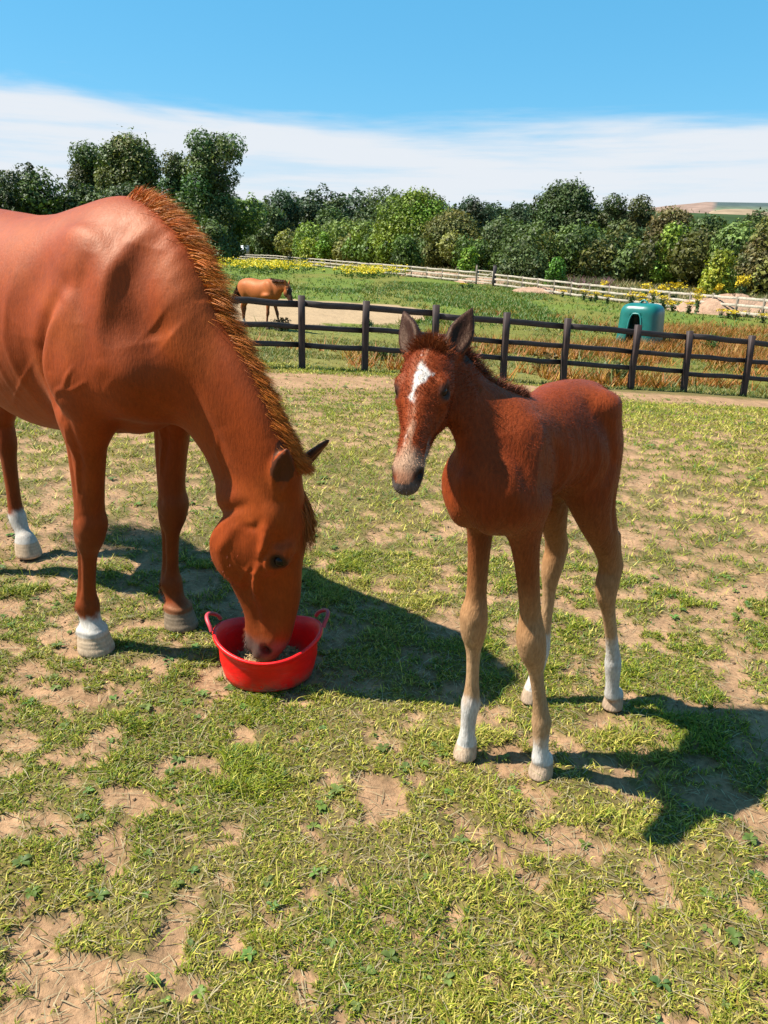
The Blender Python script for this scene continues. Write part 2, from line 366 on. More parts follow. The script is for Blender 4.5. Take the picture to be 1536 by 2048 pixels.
def leg_hind(B, pts, q, S, k=0.04, foal=False):
    T = [(1.30, .22, .13, .17, .14), (1.16, .22, .125, .17, .17), (1.03, .20, .105, .16, .17), (.92, .14, .080, .13, .13), (.82, .07, .060, .085, .09), (.73, .02, .047, .058, .062),
         (.665, -.012, .041, .044, .066), (.61, -.014, .042, .046, .066), (.56, -.01, .041, .044, .050), (.50, -.012, .034, .034, .040), (.42, -.014, .030, .028, .037), (.31, -.014, .028, .026, .037),
         (.235, -.014, .030, .028, .043), (.19, -.006, .036, .035, .046), (.15, .008, .032, .034, .039), (.115, .026, .030, .032, .034), (.085, .042, .037, .040, .040)]
    if foal:
        T = [(.92, .17, .066, .085, .09), (.83, .155, .066, .080, .092), (.745, .135, .058, .072, .086), (.67, .100, .048, .060, .074), (.60, .055, .040, .052, .056), (.53, .018, .034, .040, .044),
             (.475, -.002, .033, .037, .052), (.435, -.004, .037, .040, .052), (.395, -.002, .035, .037, .042), (.34, -.004, .027, .028, .033), (.27, -.006, .0235, .023, .030), (.20, -.006, .0235, .022, .030),
             (.155, -.004, .027, .026, .034), (.128, .0, .031, .031, .036), (.10, .008, .027, .028, .031), (.076, .018, .025, .027, .028), (.055, .026, .029, .031, .031)]
    rows = []
    if foal: T = [(float(np.interp(z, [0, .055, .128, .465, .92], [0, .062, .19, .555, .95])), du, *[w*float(np.interp(z, [0, .34, .465, .6, .7], [.90, .80, .95, .95, 1])) for w in (a, b, c)]) for z, du, a, b, c in T]
    for z, du, a, b, c in T:
        u, n = pts(z); e = 1+(S-1)*float(sstep(1.05, .75, z) if not foal else 1); rows.append([u+du, n, z, a*e, b*e, c*e])
    B.chain(rows, k=k, sub=8)
    u, n = pts(0); f = 0.63 if foal else 1.0
    f2 = f*S; B.chain([[u+.040*f, n, .082*f, .042*f2, .046*f2, .044*f2], [u+.048*f, n, .050*f, .050*f2, .054*f2, .049*f2], [u+.060*f, n, -.02, .059*f2, .065*f2, .054*f2]], k=.006, sub=3)
    zh = .655 if not foal else .555; u, n = pts(zh); r = .72 if foal else 1
    B.ell((u-.062*r, n, zh), (.026*r, .022*r, .03*r), k=.025)     # point of hock
    B.chain([[u-.055*r, n, zh+.02, .014*r, .012*r, .012*r], [u-.03*r, n, zh+.16*r, .016*r, .014*r, .014*r]], k=.03)

# fine relief: soft strokes pressed into or raised from the skin along its normals
def normals(V, Q):
    n = np.cross(V[Q[:, 2]]-V[Q[:, 0]], V[Q[:, 3]]-V[Q[:, 1]]); out = np.zeros_like(V)
    for k in range(4):
        for d in range(3): out[:, d] += np.bincount(Q[:, k], weights=n[:, d], minlength=len(V))
    return out/np.maximum(np.linalg.norm(out, axis=1, keepdims=True), 1e-9)
def seg_dist(P, pts):
    """2-D distance of P (n,2) to a polyline and the parameter 0..1 along it"""
    pts = np.asarray(pts, float); best = np.full(len(P), 9.0); par = np.zeros(len(P)); m = len(pts)-1
    for i in range(m):
        d = pts[i+1]-pts[i]; t = np.clip(((P-pts[i])@d)/(d@d+1e-12), 0, 1); r = np.linalg.norm(P-pts[i]-t[:, None]*d, axis=1)
        w = r < best; best[w] = r[w]; par[w] = (i+t[w])/m
    return best, par
def seg_d3(V, a, b):
    a = np.array(a, float); d = np.array(b, float)-a; t = np.clip(((V-a)@d)/(d@d), 0, 1); return np.linalg.norm(V-a-t[:, None]*d, axis=1)
class Relief:
    def __init__(s, V, Q): s.V = V; s.N = normals(V, Q); s.d = np.zeros(len(V)); s.w = np.ones(len(V))
    def stroke(s, xy, pts, r, depth, sel=None, fade=True):
        pts = np.asarray(pts, float)
        lo = pts.min(0)-3*r; hi = pts.max(0)+3*r
        m = ((xy > lo) & (xy < hi)).all(1)
        if sel is not None: m &= sel
        i = np.nonzero(m)[0]
        if len(i) == 0: return
        if len(pts) == 1: dist = np.linalg.norm(xy[i]-pts[0], axis=1); par = np.full(len(i), .5)
        else: dist, par = seg_dist(xy[i], pts)
        w = np.exp(-(dist/r)**2)
        if fade and len(pts) > 1: w *= np.sin(np.clip(par, .04, .96)*PI)**.5
        s.d[i] += depth*w*s.w[i]
    def one_side(s, xy, pts, r, depth, r2, sel=None):
        """a step: full depth on the left hand of the line within r2, sharp (r) on the line"""
        pts = np.asarray(pts, float); i = np.nonzero(sel)[0]; dist, par = seg_dist(xy[i], pts)
        k = np.clip((par*(len(pts)-1)).astype(int), 0, len(pts)-2); a = pts[k]; dd = pts[k+1]-a
        sgn = np.sign(dd[:, 0]*(xy[i][:, 1]-a[:, 1])-dd[:, 1]*(xy[i][:, 0]-a[:, 0])); sd = dist*sgn
        s.d[i] += depth*sstep(-r, r, sd)*np.exp(-(np.maximum(sd, 0)/r2)**2)*np.sin(np.clip(par, .03, .97)*PI)**.5
    def done(s): return s.V+s.N*s.d[:, None]

# ---- the grazing mare. local frame: u forward, n to her left (far side), z up
MYAW = math.radians(-38); MO = (-.98, 2.64)
def build_mare_body():
    B = Body((-1.44, -.48, -.01), (1.08, .48, 1.74), 0.0066)
    tor = [(-1.17, 1.27, .13, .17, .17), (-1.10, 1.27, .20, .24, .24), (-.97, 1.265, .265, .295, .29), (-.78, 1.25, .285, .34, .32), (-.58, 1.21, .295, .365, .365), (-.36, 1.17, .305, .385, .385),
           (-.14, 1.17, .295, .388, .365), (.04, 1.17, .255, .415, .34), (.18, 1.17, .205, .430, .33), (.30, 1.15, .165, .39, .28), (.40, 1.11, .14, .27, .20), (.455, 1.09, .08, .15, .12)]
    B.chain([[u, 0, zc, a, bt, bb] for u, zc, a, bt, bb in tor], k=.05, sub=6)
    # neck, curving down and slightly to her left
    nk = [(.20, 0, 1.28, .13, .262, .28), (.36, .0, 1.21, .120, .215, .22), (.475, .015, 1.10, .100, .192, .195), (.565, .035, .99, .087, .180, .19), (.63, .055, .89, .079, .172, .190), (.675, .08, .79, .080, .165, .215), (.70, .10, .70, .085, .13, .22)]
    B.chain(nk, k=.07, sub=14)
    H = head_shape(B, (.725, .105, .725), (-.15, .02, -1), (.87, .46, -.14), .64)
    p, L = H['p'], H['L']
    H['ears'] = []
    for bs, dr, op in ((p(-.03, .05, -.13), (.26, -.02, .96), (.80, -.60, .0)), (p(-.03, .06, .13), (.48, .36, .80), (.85, .30, -.3))):
        ear_shape(B, bs, dr, op, .190, .036); H['ears'].append((bs+.085*nrm(dr), bs+.19*nrm(dr)))
    # limbs
    lean = lambda z: -.045+.19*max(z, 0)
    leg_front(B, lambda z: (lean(z)-.005, -.165-.02*sstep(.6, 1.1, z)), -1, 1.17)
    leg_front(B, lambda z: (.03+.09*z, .165+.02*sstep(.6, 1.1, z)), 1, 1.17)
    leg_hind(B, lambda z: (-1.16, .145), 1, 1.12)
    leg_hind(B, lambda z: (-1.13, -.155), -1, 1.12)
    E, Cn = B.ell, B.chain
    for q in (-1, 1):
        E((.23, q*.145, 1.25), (.22, .13, .065), k=.12, ax=(nrm((.30, q*.20, -1)), nrm((1, 0, .3)), (0, 1, 0)))        # shoulder blade
        E((.16, q*.185, 1.08), (.20, .13, .085), k=.10, ax=(nrm((-.25, 0, -1)), nrm((1, 0, -.25)), (0, 1, 0)))        # triceps
        E((.34, q*.14, 1.06), (.095, .085, .12), k=.08)                                                                 # point of shoulder
        E((.35, q*.07, 1.03), (.09, .07, .09), k=.07)                                                                    # breast
        E((.09, q*.170, .96), (.07, .050, .08), k=.06)                                                                  # elbow
        E((.15, q*.165, .93), (.06, .05, .10), k=.05)                                                                  # forearm top
        E((-.72, q*.16, 1.40), (.10, .12, .09), k=.08)                                                                  # hip
    E(p(.09, -.20, 0), (.07, .06, .055), k=.06)
    B.floor(0.0); B.blur(2)
    V, Q = B.mesh()
    keep = np.ones(len(V)); keep[V[:, 2] < .01] = 0
    V = relax(V, Q, 3, .5, keep)
    R = Relief(V, Q); xz = V[:, [0, 2]]
    a = (V-H['p'](0, 0))@H['t']/L; b = (V-H['p'](0, 0))@H['v']/L; c = (V-H['p'](0, 0))@H['s']/L
    head = (a > .0) & (np.abs(c) < .3) & (b > -.45) & (b < .4) & (V[:, 0] > .4)
    ab = np.stack([a, b], 1)
    for q in (-1, 1):
        yl = V[:, 1]-np.interp(V[:, 0], [.36, .47, .57, .63, .70], [0, .015, .035, .055, .10])*(V[:, 2] > .6)*(V[:, 2] < 1.3); sd = (yl > 0) == (q > 0); R.w = sstep(.015, .075, np.abs(yl))
        S = lambda pts, r, d, sel=None: R.stroke(xz, pts, r, d, sd if sel is None else sel)
        S([(.19, 1.33), (.105, 1.22), (.065, 1.13), (.06, 1.05), (.09, .97), (.14, .93)], .034, -.028)                  # behind the triceps
        S([(.18, 1.30), (.135, 1.19), (.12, 1.08), (.15, .99)], .036, .014)
        S([(-.02, 1.18), (-.03, 1.05), (.0, .93)], .06, -.012)
        S([(.41, 1.52), (.36, 1.45), (.335, 1.34), (.33, 1.20), (.345, 1.12)], .030, .010)                              # spine of the blade
        S([(.27, 1.44), (.255, 1.33), (.265, 1.22)], .030, -.009)
        S([(.43, 1.46), (.415, 1.36), (.43, 1.26), (.455, 1.17)], .060, -.018)                          # before the blade
        S([(.47, 1.24), (.52, 1.20)], .055, -.012)                                                                       # hollow at the neck's root
        S([(.50, 1.28), (.56, 1.16), (.60, 1.02), (.64, .93)], .05, .006)
        S([(.47, 1.20), (.52, 1.10), (.575, .96), (.61, .88), (.62, .80)], .030, -.008)                                  # jugular groove
        S([(.36, 1.06), (.42, 1.00), (.44, .95)], .03, -.010)
        S([(.55, 1.32), (.66, 1.17), (.74, 1.02), (.79, .90)], .035, .006)
        S([(.10, 1.44), (.00, 1.30), (-.06, 1.20)], .06, -.010)
        for i in range(7):
            uu = -.10-.09*i
            S([(uu+.02, 1.36), (uu-.02, 1.15), (uu+.01, .95)], .018, .0035)
        S([(-.84, 1.18), (-.86, 1.02), (-.80, .92)], .06, -.022)
        # veins
        S([(.13, .90), (.11, .84), (.125, .78), (.10, .70), (.085, .64)], .0075, .0045)
        S([(.10, .86), (.15, .80), (.15, .74)], .007, .003)
        S([(.13, .97), (.17, 1.02), (.205, 1.035), (.23, 1.075), (.25, 1.10)], .0075, .0038)
        S([(.18, 1.02), (.24, 1.03), (.29, 1.06)], .007, .003)
        S([(.0, 1.10), (-.12, 1.0), (-.25, .92), (-.40, .87)], .008, .003)
        S([(.60, .90), (.585, .84), (.59, .78)], .008, .004)
        # forearm muscles
        lgn = V[:, 2] < .95
        S([(.165, .92), (.14, .80), (.105, .66)], .012, -.007, sd & lgn)
        S([(.10, .86), (.085, .74), (.075, .64)], .010, -.005, sd & lgn)
        zz = V[:, 2]; kn = zz < .62; R.w = np.ones(len(V))
        if q > 0:
            for lx, sel in ((lambda z: -.045+.19*z-.005, (V[:, 1] < -.05) & (V[:, 0] < .3) & (V[:, 0] > -.3)), (lambda z: .03+.09*z, (V[:, 1] > .05) & (V[:, 0] < .35) & (V[:, 0] > -.3))):
                X_ = np.stack([V[:, 0]-lx(zz), zz], 1); k_ = sel & kn
                R.stroke(X_, [(-.010, .44), (-.016, .34), (-.012, .22)], .008, -.0075, k_)       # between cannon bone and tendon
                R.stroke(X_, [(-.045, .545), (-.042, .50)], .018, .006, k_); R.stroke(X_, [(.030, .575), (.045, .53), (.040, .49)], .022, .006, k_)
                R.stroke(X_, [(.0, .56), (.012, .54)], .010, -.004, k_); R.stroke(X_, [(-.02, .49), (.02, .475)], .009, -.004, k_)
                R.stroke(X_, [(.0, .195), (-.02, .18)], .02, .006, k_); R.stroke(X_, [(-.035, .15), (-.05, .165)], .014, .006, k_)
                R.stroke(X_, [(-.02, .085), (.03, .094), (.08, .088)], .008, .005, k_, False)      # coronet
                for hz in (.060, .044, .030): R.stroke(X_, [(-.05, hz), (.12, hz+.006)], .0055, -.0022, k_, False)
        hs = head & ((c > 0) == (q > 0)); R.w = sstep(.01, .06, np.abs(c))
        Hd = lambda pts, r, d: R.stroke(ab, pts, r, d*L*1.35, hs)
        Hd([(.05, -.10), (.12, -.22), (.18, -.33)], .030, -.012)             # behind the cheek
        Hd([(.14, -.08), (.20, -.17), (.34, -.24), (.46, -.20), (.52, -.12)], .03, .007)
        Hd([(.15, .01), (.24, .005), (.30, -.01)], .022, .020)               # cheek bone arch
        Hd([(.36, -.02), (.46, -.035), (.57, -.035)], .016, .014)
        Hd([(.19, .075), (.24, .09)], .03, -.014)                           # hollow over the eye
        Hd([(.36, -.055), (.44, -.10), (.52, -.13)], .012, .004)
        Hd([(.39, .0), (.42, -.06), (.40, -.13), (.33, -.17)], .008, .0045)  # vein on the cheek
        Hd([(.42, -.06), (.50, -.05), (.56, -.02), (.62, .0)], .008, .004)
        Hd([(.40, .08), (.52, .07), (.66, .065)], .025, -.006)
        Hd([(.62, -.05), (.72, -.03), (.80, .0)], .022, -.008)
        Hd([(.70, .08), (.80, .075), (.86, .06)], .025, .006)
        Hd([(.28, .12), (.33, .115), (.37, .09)], .010, .008)
        Hd([(.27, .04), (.33, .02), (.38, .04)], .010, .006)
        Hd([(.26, .02), (.33, -.005), (.39, .02)], .008, -.005)
        Hd([(.26, .14), (.33, .145), (.38, .12)], .010, -.005)
        Hd([(.10, -.02), (.16, -.05), (.17, -.12)], .02, -.006)
    V = R.done()
    return B, V, Q, H

def coat_noise(V, f, seed=0):
    return fbm(V[:, 0]*f+V[:, 1]*f*.7, V[:, 2]*f+V[:, 1]*f*.9, 4, seed)
def finish_horse(name, V, Q, C, mat, root, disp=None):
    o = mesh_np(name, V, Q, mat, root, True, C); return o

def coat_material(name, foal=False):
    m, nt, b = new_mat(name)
    v = coords(nt, (1, 1, 1)); base = attr(nt)
    n1 = noise(nt, 6, 6, 0.6, v); vs = coords(nt, (160, 160, 45)); n2 = noise(nt, 1.0, 3, 0.6, vs)
    vs3 = coords(nt, (40, 40, 14)); n3 = noise(nt, 1.0, 4, 0.6, vs3)
    c = mixc(nt, 1.0, base, ramp(nt, [(0.3, (.80, .78, .76)), (0.7, (1.12, 1.14, 1.15))], n1), 'MULTIPLY')
    c = mixc(nt, 0.9 if foal else .6, c, ramp(nt, [(0.3, (.72, .70, .68)), (0.7, (1.22, 1.24, 1.26))], n2), 'MULTIPLY')
    c = mixc(nt, 0.5, c, ramp(nt, [(0.3, (.85, .84, .82)), (0.7, (1.12, 1.13, 1.14))], n3), 'MULTIPLY')
    nt.links.new(c, b.inputs['Base Color'])
    rr = nt.nodes.new('ShaderNodeMapRange'); rr.inputs['To Min'].default_value = .47 if not foal else .46; rr.inputs['To Max'].default_value = .66 if not foal else .64
    nt.links.new(n3, rr.inputs['Value']); nt.links.new(rr.outputs[0], b.inputs['Roughness'])
    b.inputs['Specular IOR Level'].default_value = .36 if not foal else .24
    b.inputs['Specular Tint'].default_value = (1, .66, .42, 1); b.inputs['Sheen Weight'].default_value = .03; b.inputs['Sheen Roughness'].default_value = .45; b.inputs['Sheen Tint'].default_value = (1, .6, .4, 1)
    h = nt.nodes.new('ShaderNodeMath'); h.operation = 'MULTIPLY_ADD'; h.inputs[1].default_value = 1.0
    nt.links.new(n2, h.inputs[0]); nt.links.new(n3, h.inputs[2])
    bump(nt, b, h.outputs[0],   .45 if not foal else .5, .0022 if not foal else .005)
    return m
def eye_mat():
    m, nt, b = new_mat('eye'); b.inputs['Base Color'].default_value = (.012, .006, .004, 1); b.inputs['Roughness'].default_value = .07; b.inputs['Specular IOR Level'].default_value = .18
    return m
M_EYE = eye_mat()
def sphere_mesh(name, c, r, mat, parent, sc_=(1, 1, 1), ax=None, nu=20, nv=12):
    V = []; 
    for j in range(nv+1):
        for i in range(nu):
            th = PI*j/nv; ph = 2*PI*i/nu; V.append((math.sin(th)*math.cos(ph)*sc_[0], math.sin(th)*math.sin(ph)*sc_[1], math.cos(th)*sc_[2]))
    V = np.array(V)*r
    if ax is not None: V = V@np.array(ax)
    V = V+np.array(c)
    F = [(j*nu+i, j*nu+(i+1) % nu, (j+1)*nu+(i+1) % nu, (j+1)*nu+i) for j in range(nv) for i in range(nu)]
    return mesh_np(name, V, np.array(F), mat, parent, True)
def strands(name, roots, dirs, lens, width, col, mat, parent, grav=0.5, seg=5, curl=0.0, seed=1, tips=None, wander=0.02):
    """ribbon hairs. roots (n,3), dirs (n,3) first direction, tips optional (n,3) end pull; triangles taper to the tip"""
    r = np.random.default_rng(seed); n = len(roots); d = dirs/np.linalg.norm(dirs, axis=1, keepdims=True)
    p = roots.copy(); V = np.zeros((n, seg*2+1, 3)); side = np.cross(d, r.normal(size=(n, 3))); side /= np.linalg.norm(side, axis=1, keepdims=True)
    for k in range(seg+1):
        t = k/seg; w = width*(1-t**1.5)*np.ones((n, 1))
        if k < seg: V[:, 2*k] = p-side*w*.5; V[:, 2*k+1] = p+side*w*.5
        else: V[:, 2*seg] = p
        dd = d.copy(); dd[:, 2] -= grav*t
        if tips is not None: dd = dd*(1-.75*t)+tips*(.75*t)
        dd += r.normal(size=(n, 3))*wander*4
        dd /= np.linalg.norm(dd, axis=1, keepdims=True); p = p+dd*lens[:, None]/seg
    base = (np.arange(n)*(seg*2+1))[:, None]
    q = np.concatenate([base+np.array([2*k, 2*k+1, 2*k+3, 2*k+2]) for k in range(seg-1)]) if seg > 1 else np.zeros((0, 4), int)
    t_ = base+np.array([2*seg-2, 2*seg-1, 2*seg])
    cc = np.repeat(col[:, None, :], seg*2+1, axis=1).reshape(-1, 3)
    return mesh_np(name, V.reshape(-1, 3), [q, t_], mat, parent, True, cc)
def hair_mat(name, rough=.55, spec=.22):
    m, nt, b = new_mat(name); nt.links.new(attr(nt), b.inputs['Base Color']); b.inputs['Roughness'].default_value = rough; b.inputs['Specular IOR Level'].default_value = spec
    return m
M_HAIR = hair_mat('horse_hair')

M_COAT = coat_material('chestnut_coat')
def make_mare():
    B, V, Q, H = build_mare_body()
    root = empty('horse', (MO[0], MO[1], 0), MYAW)
    tag(root, 'big chestnut mare on the left with her head down in the red tub', 'horse')
    C = np.tile(np.array([.38, .056, .006]), (len(V), 1))
    u, n, z = V.T
    def mixto(c, w): 
        nonlocal C
        w = np.clip(w, 0, 1)[:, None]; C = C*(1-w)+np.array(c)*w
    nz = coat_noise(V, 4, 3)
    mixto((.46, .088, .010), sstep(.45, .7, nz)*.5)
    # legs: darker, redder below the elbow
    mixto((.20, .036, .007), sstep(.85, .45, z)*(u < .35)*.7)
    mixto((.20, .045, .014), sstep(.56, .50, z)*sstep(.40, .44, z)*(u < .3)*.4)
    nn = coat_noise(V, 26, 9)*.05-.025
    near = (n < 0) & (u < .35); hl = (u < -.7); nz2 = z+nn
    # white pastern on the near foreleg, long white on the hind legs
    mixto((.74, .68, .60), (near & ~hl)*sstep(.160, .135, nz2+.15*(u-.03))*1.0)
    mixto((.74, .69, .62), hl*sstep(.24, .20, nz2))
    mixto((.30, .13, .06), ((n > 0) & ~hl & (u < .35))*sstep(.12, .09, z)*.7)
    # hooves
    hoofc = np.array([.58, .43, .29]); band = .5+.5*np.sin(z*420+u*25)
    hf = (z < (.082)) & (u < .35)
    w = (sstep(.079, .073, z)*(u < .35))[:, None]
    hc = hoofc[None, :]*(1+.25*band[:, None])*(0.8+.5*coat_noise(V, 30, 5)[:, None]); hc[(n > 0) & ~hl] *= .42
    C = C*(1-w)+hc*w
    # head: muzzle greyish, eye rims dark
    a = (V-H['p'](0, 0))@H['t']/H['L']; b = (V-H['p'](0, 0))@H['v']/H['L']; c_ = (V-H['p'](0, 0))@H['s']/H['L']
    hd = (np.abs(c_) < .3) & (a > -.05) & (b > -.45) & (b < .4) & (u > .35)
    mixto((.19, .040, .010), hd*sstep(.45, .8, a)*.5)
    earm = np.min([seg_d3(V, e0, e1) for e0, e1 in H['ears']], axis=0) < .036; Ne = normals(V, Q)
    mixto((.07, .022, .012), earm*(((Ne@np.array([.76, -.65, 0])) > .45))*(B.sample(V+Ne*.016) < .016)*.9)
    mixto((.20, .13, .10), hd*sstep(.82, .90, a+nn*1.0))
    de = np.sqrt((a-.315)**2+(b-.085)**2+(np.abs(c_)-.155)**2)
    mixto((.03, .012, .008), hd*sstep(.065, .035, de))
    mixto((.02, .01, .008), hd*sstep(.045, .02, np.sqrt((a-.90)**2+(b-.035)**2+(np.abs(c_)-.085)**2)))
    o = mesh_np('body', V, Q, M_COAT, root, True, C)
    p = H['p']
    for q in (-1, 1):
        sphere_mesh('eye', p(.315, .086, q*.134), .032*H['L'], M_EYE, root)
    # mane: locks rooted along the crest, standing out and falling over to the far side
    r = np.random.default_rng(5)
    ctr = np.array([(.24, 0, 1.30), (.34, 0, 1.25), (.46, .012, 1.14), (.56, .035, 1.0), (.63, .055, .89), (.68, .08, .80), (.70, .10, .74)])
    top = np.array([(-.02, 0, 1), (.25, 0, .97), (.55, .02, .85), (.80, .03, .58), (.90, .04, .42), (.92, .05, .38), (.85, .08, .55)])
    roots = []; dirs = []; lens = []; cols = []; tips = []
    nlock = 400
    for i in range(nlock):
        t = (i+r.random())/nlock; x = t*(len(ctr)-1); k = min(int(x), len(ctr)-2); f = x-k
        c0 = ctr[k]*(1-f)+ctr[k+1]*f; vv = nrm(top[k]*(1-f)+top[k+1]*f); dn = nrm(ctr[k+1]-ctr[k])
        s_ = np.arange(.05, .42, .004); P = c0+vv*s_[:, None]; F_ = B.sample(P); hit = np.argmax(F_ > 0); pt = c0+vv*s_[hit]
        lk = nrm(vv*.62+np.array([0, .42+.2*r.normal(), 0])+dn*(.72*sstep(0, .2, t)+.05+.14*r.normal())+r.normal(size=3)*.06)
        tp = nrm(vv*.30+np.array([0, .35, 0])+dn*(.75+.18*r.normal())+np.array([0, 0, -.30]))
        ll = (.050+.024*math.sin(min(1, t*1.3+.15)*PI)+.006*r.normal())*(.80+.20*min(1, t*5)); m = r.integers(36, 54)
        cc = np.array([.68, .165, .022])*(.6+.8*r.random())*np.array([1, 1+.35*r.random(), 1])
        for j in range(m):
            lat = r.normal()*.013-.004
            roots.append(pt+np.array([0, lat, 0])+dn*r.normal()*.006-vv*(.006+abs(lat)*.35)); dirs.append(lk+r.normal(size=3)*.12); tips.append(tp+r.normal(size=3)*.12)
            lens.append(max(.03, ll*(.78+.30*r.random()+.35*(r.random() < .04)))); cols.append(cc*(.75+.5*r.random()))
    mane = strands('mane', np.array(roots), np.array(dirs), np.array(lens), .0014, np.array(cols)*1.1, M_HAIR, root, grav=.15, seg=4, tips=np.array(tips), seed=6, wander=.012)
    # forelock hanging between the ears
    roots = []; dirs = []; lens = []; cols = []; tips = []
    t_, v_, s3 = H['t'], H['v'], H['s']
    for i in range(700):
        c_ = r.normal()*.03; a_ = -.02+r.random()*.06
        roots.append(p(a_, .145-abs(c_)*.6, c_)); sd_ = .25+r.normal()*.25
        dirs.append(v_*(.30)+t_*(.9+.2*r.normal())+s3*(sd_*.35)); tips.append(t_*1.0+s3*(.03+.07*r.normal())-v_*.10); lens.append(.12+.10*r.random())
        cols.append(np.array([.40, .13, .03])*(.6+.8*r.random()))
    strands('forelock', np.array(roots), np.array(dirs), np.array(lens), .0024, np.array(cols), M_HAIR, root, grav=.0, seg=6, tips=np.array(tips), seed=8, wander=.02)
    # tail (out of the photograph's frame, seen from further left)
    roots = []; dirs = []; lens = []; cols = []; tips = []
    for i in range(900):
        roots.append((-1.21+r.normal()*.015, r.normal()*.02, 1.42+r.normal()*.03)); dirs.append((-.8, r.normal()*.15, .1)); tips.append((-.05+r.normal()*.04, r.normal()*.06, -1)); lens.append(.75+.25*r.random())
        cols.append(np.array([.34, .09, .02])*(.6+.8*r.random()))
    strands('tail', np.array(roots), np.array(dirs), np.array(lens), .004, np.array(cols), M_HAIR, root, grav=.3, seg=8, tips=np.array(tips), seed=9, wander=.01)
    # short loose hair under the jaw and behind the fetlocks, muzzle whiskers
    roots = []; dirs = []; lens = []; cols = []
    a1 = (V-p(0, 0))@t_/H['L']; b1 = (V-p(0, 0))@v_/H['L']; Nn = normals(V, Q)
    idx = np.nonzero((a1 > .3) & (a1 < .85) & (b1 < -.12) & (V[:, 0] > .4))[0]; idx = r.choice(idx, 450)
    for i in idx: roots.append(V[i]-Nn[i]*.003); dirs.append(Nn[i]*.8+t_*.6+r.normal(size=3)*.15); lens.append(.006+.008*r.random()); cols.append(C[i]*(.8+.4*r.random()))
    idx = np.nonzero((V[:, 2] > .07) & (V[:, 2] < .21) & (Nn[:, 0] < -.3))[0]; idx = r.choice(idx, 2200)
    for i in idx: roots.append(V[i]-Nn[i]*.003); dirs.append(Nn[i]*.5+np.array([0, 0, -.9])+r.normal(size=3)*.15); lens.append(.015+.015*r.random()); cols.append(C[i]*(.8+.4*r.random()))
    strands('short_hair', np.array(roots), np.array(dirs), np.array(lens), .0016, np.array(cols), M_HAIR, root, grav=.3, seg=3, seed=10)
    return root, B, H, V, Q
# ---- the standing foal. local frame: u forward, n to its left (the side we see), z up
FYAW = math.radians(-132); FO = (.385, 1.896)
HP = (.295, -.113, 1.210)
def build_foal_body():
    B = Body((-.66, -.27, -.01), (.66, .30, 1.50), 0.0046)
    tor = [(-.295, .955, .05, .07, .07), (-.275, .96, .078, .115, .12), (-.235, .965, .100, .150, .145), (-.17, .972, .112, .160, .124), (-.10, .968, .113, .160, .120), (-.02, .955, .108, .158, .120),
           (.05, .94, .098, .162, .132), (.12, .93, .087, .165, .150), (.18, .93, .078, .135, .128), (.232, .93, .062, .10, .10), (.265, .935, .040, .05, .055)]
    B.chain([[u, 0, zc, a, bt, bb] for u, zc, a, bt, bb in tor], k=.04, sub=6)
    nk = [(.11, 0, .985, .066, .12, .12), (.17, -.01, 1.04, .057, .105, .108), (.22, -.045, 1.10, .046, .085, .085), (.245, -.08, 1.16, .042, .070, .070), (.26, -.11, 1.20, .046, .06, .07)]
    B.chain(nk, k=.05, sub=12)
    H = head_shape(B, HP, (.60, .30, -.75), (.80, .30, .50), .34, foal=True)
    p, L = H['p'], H['L']

    return B, H
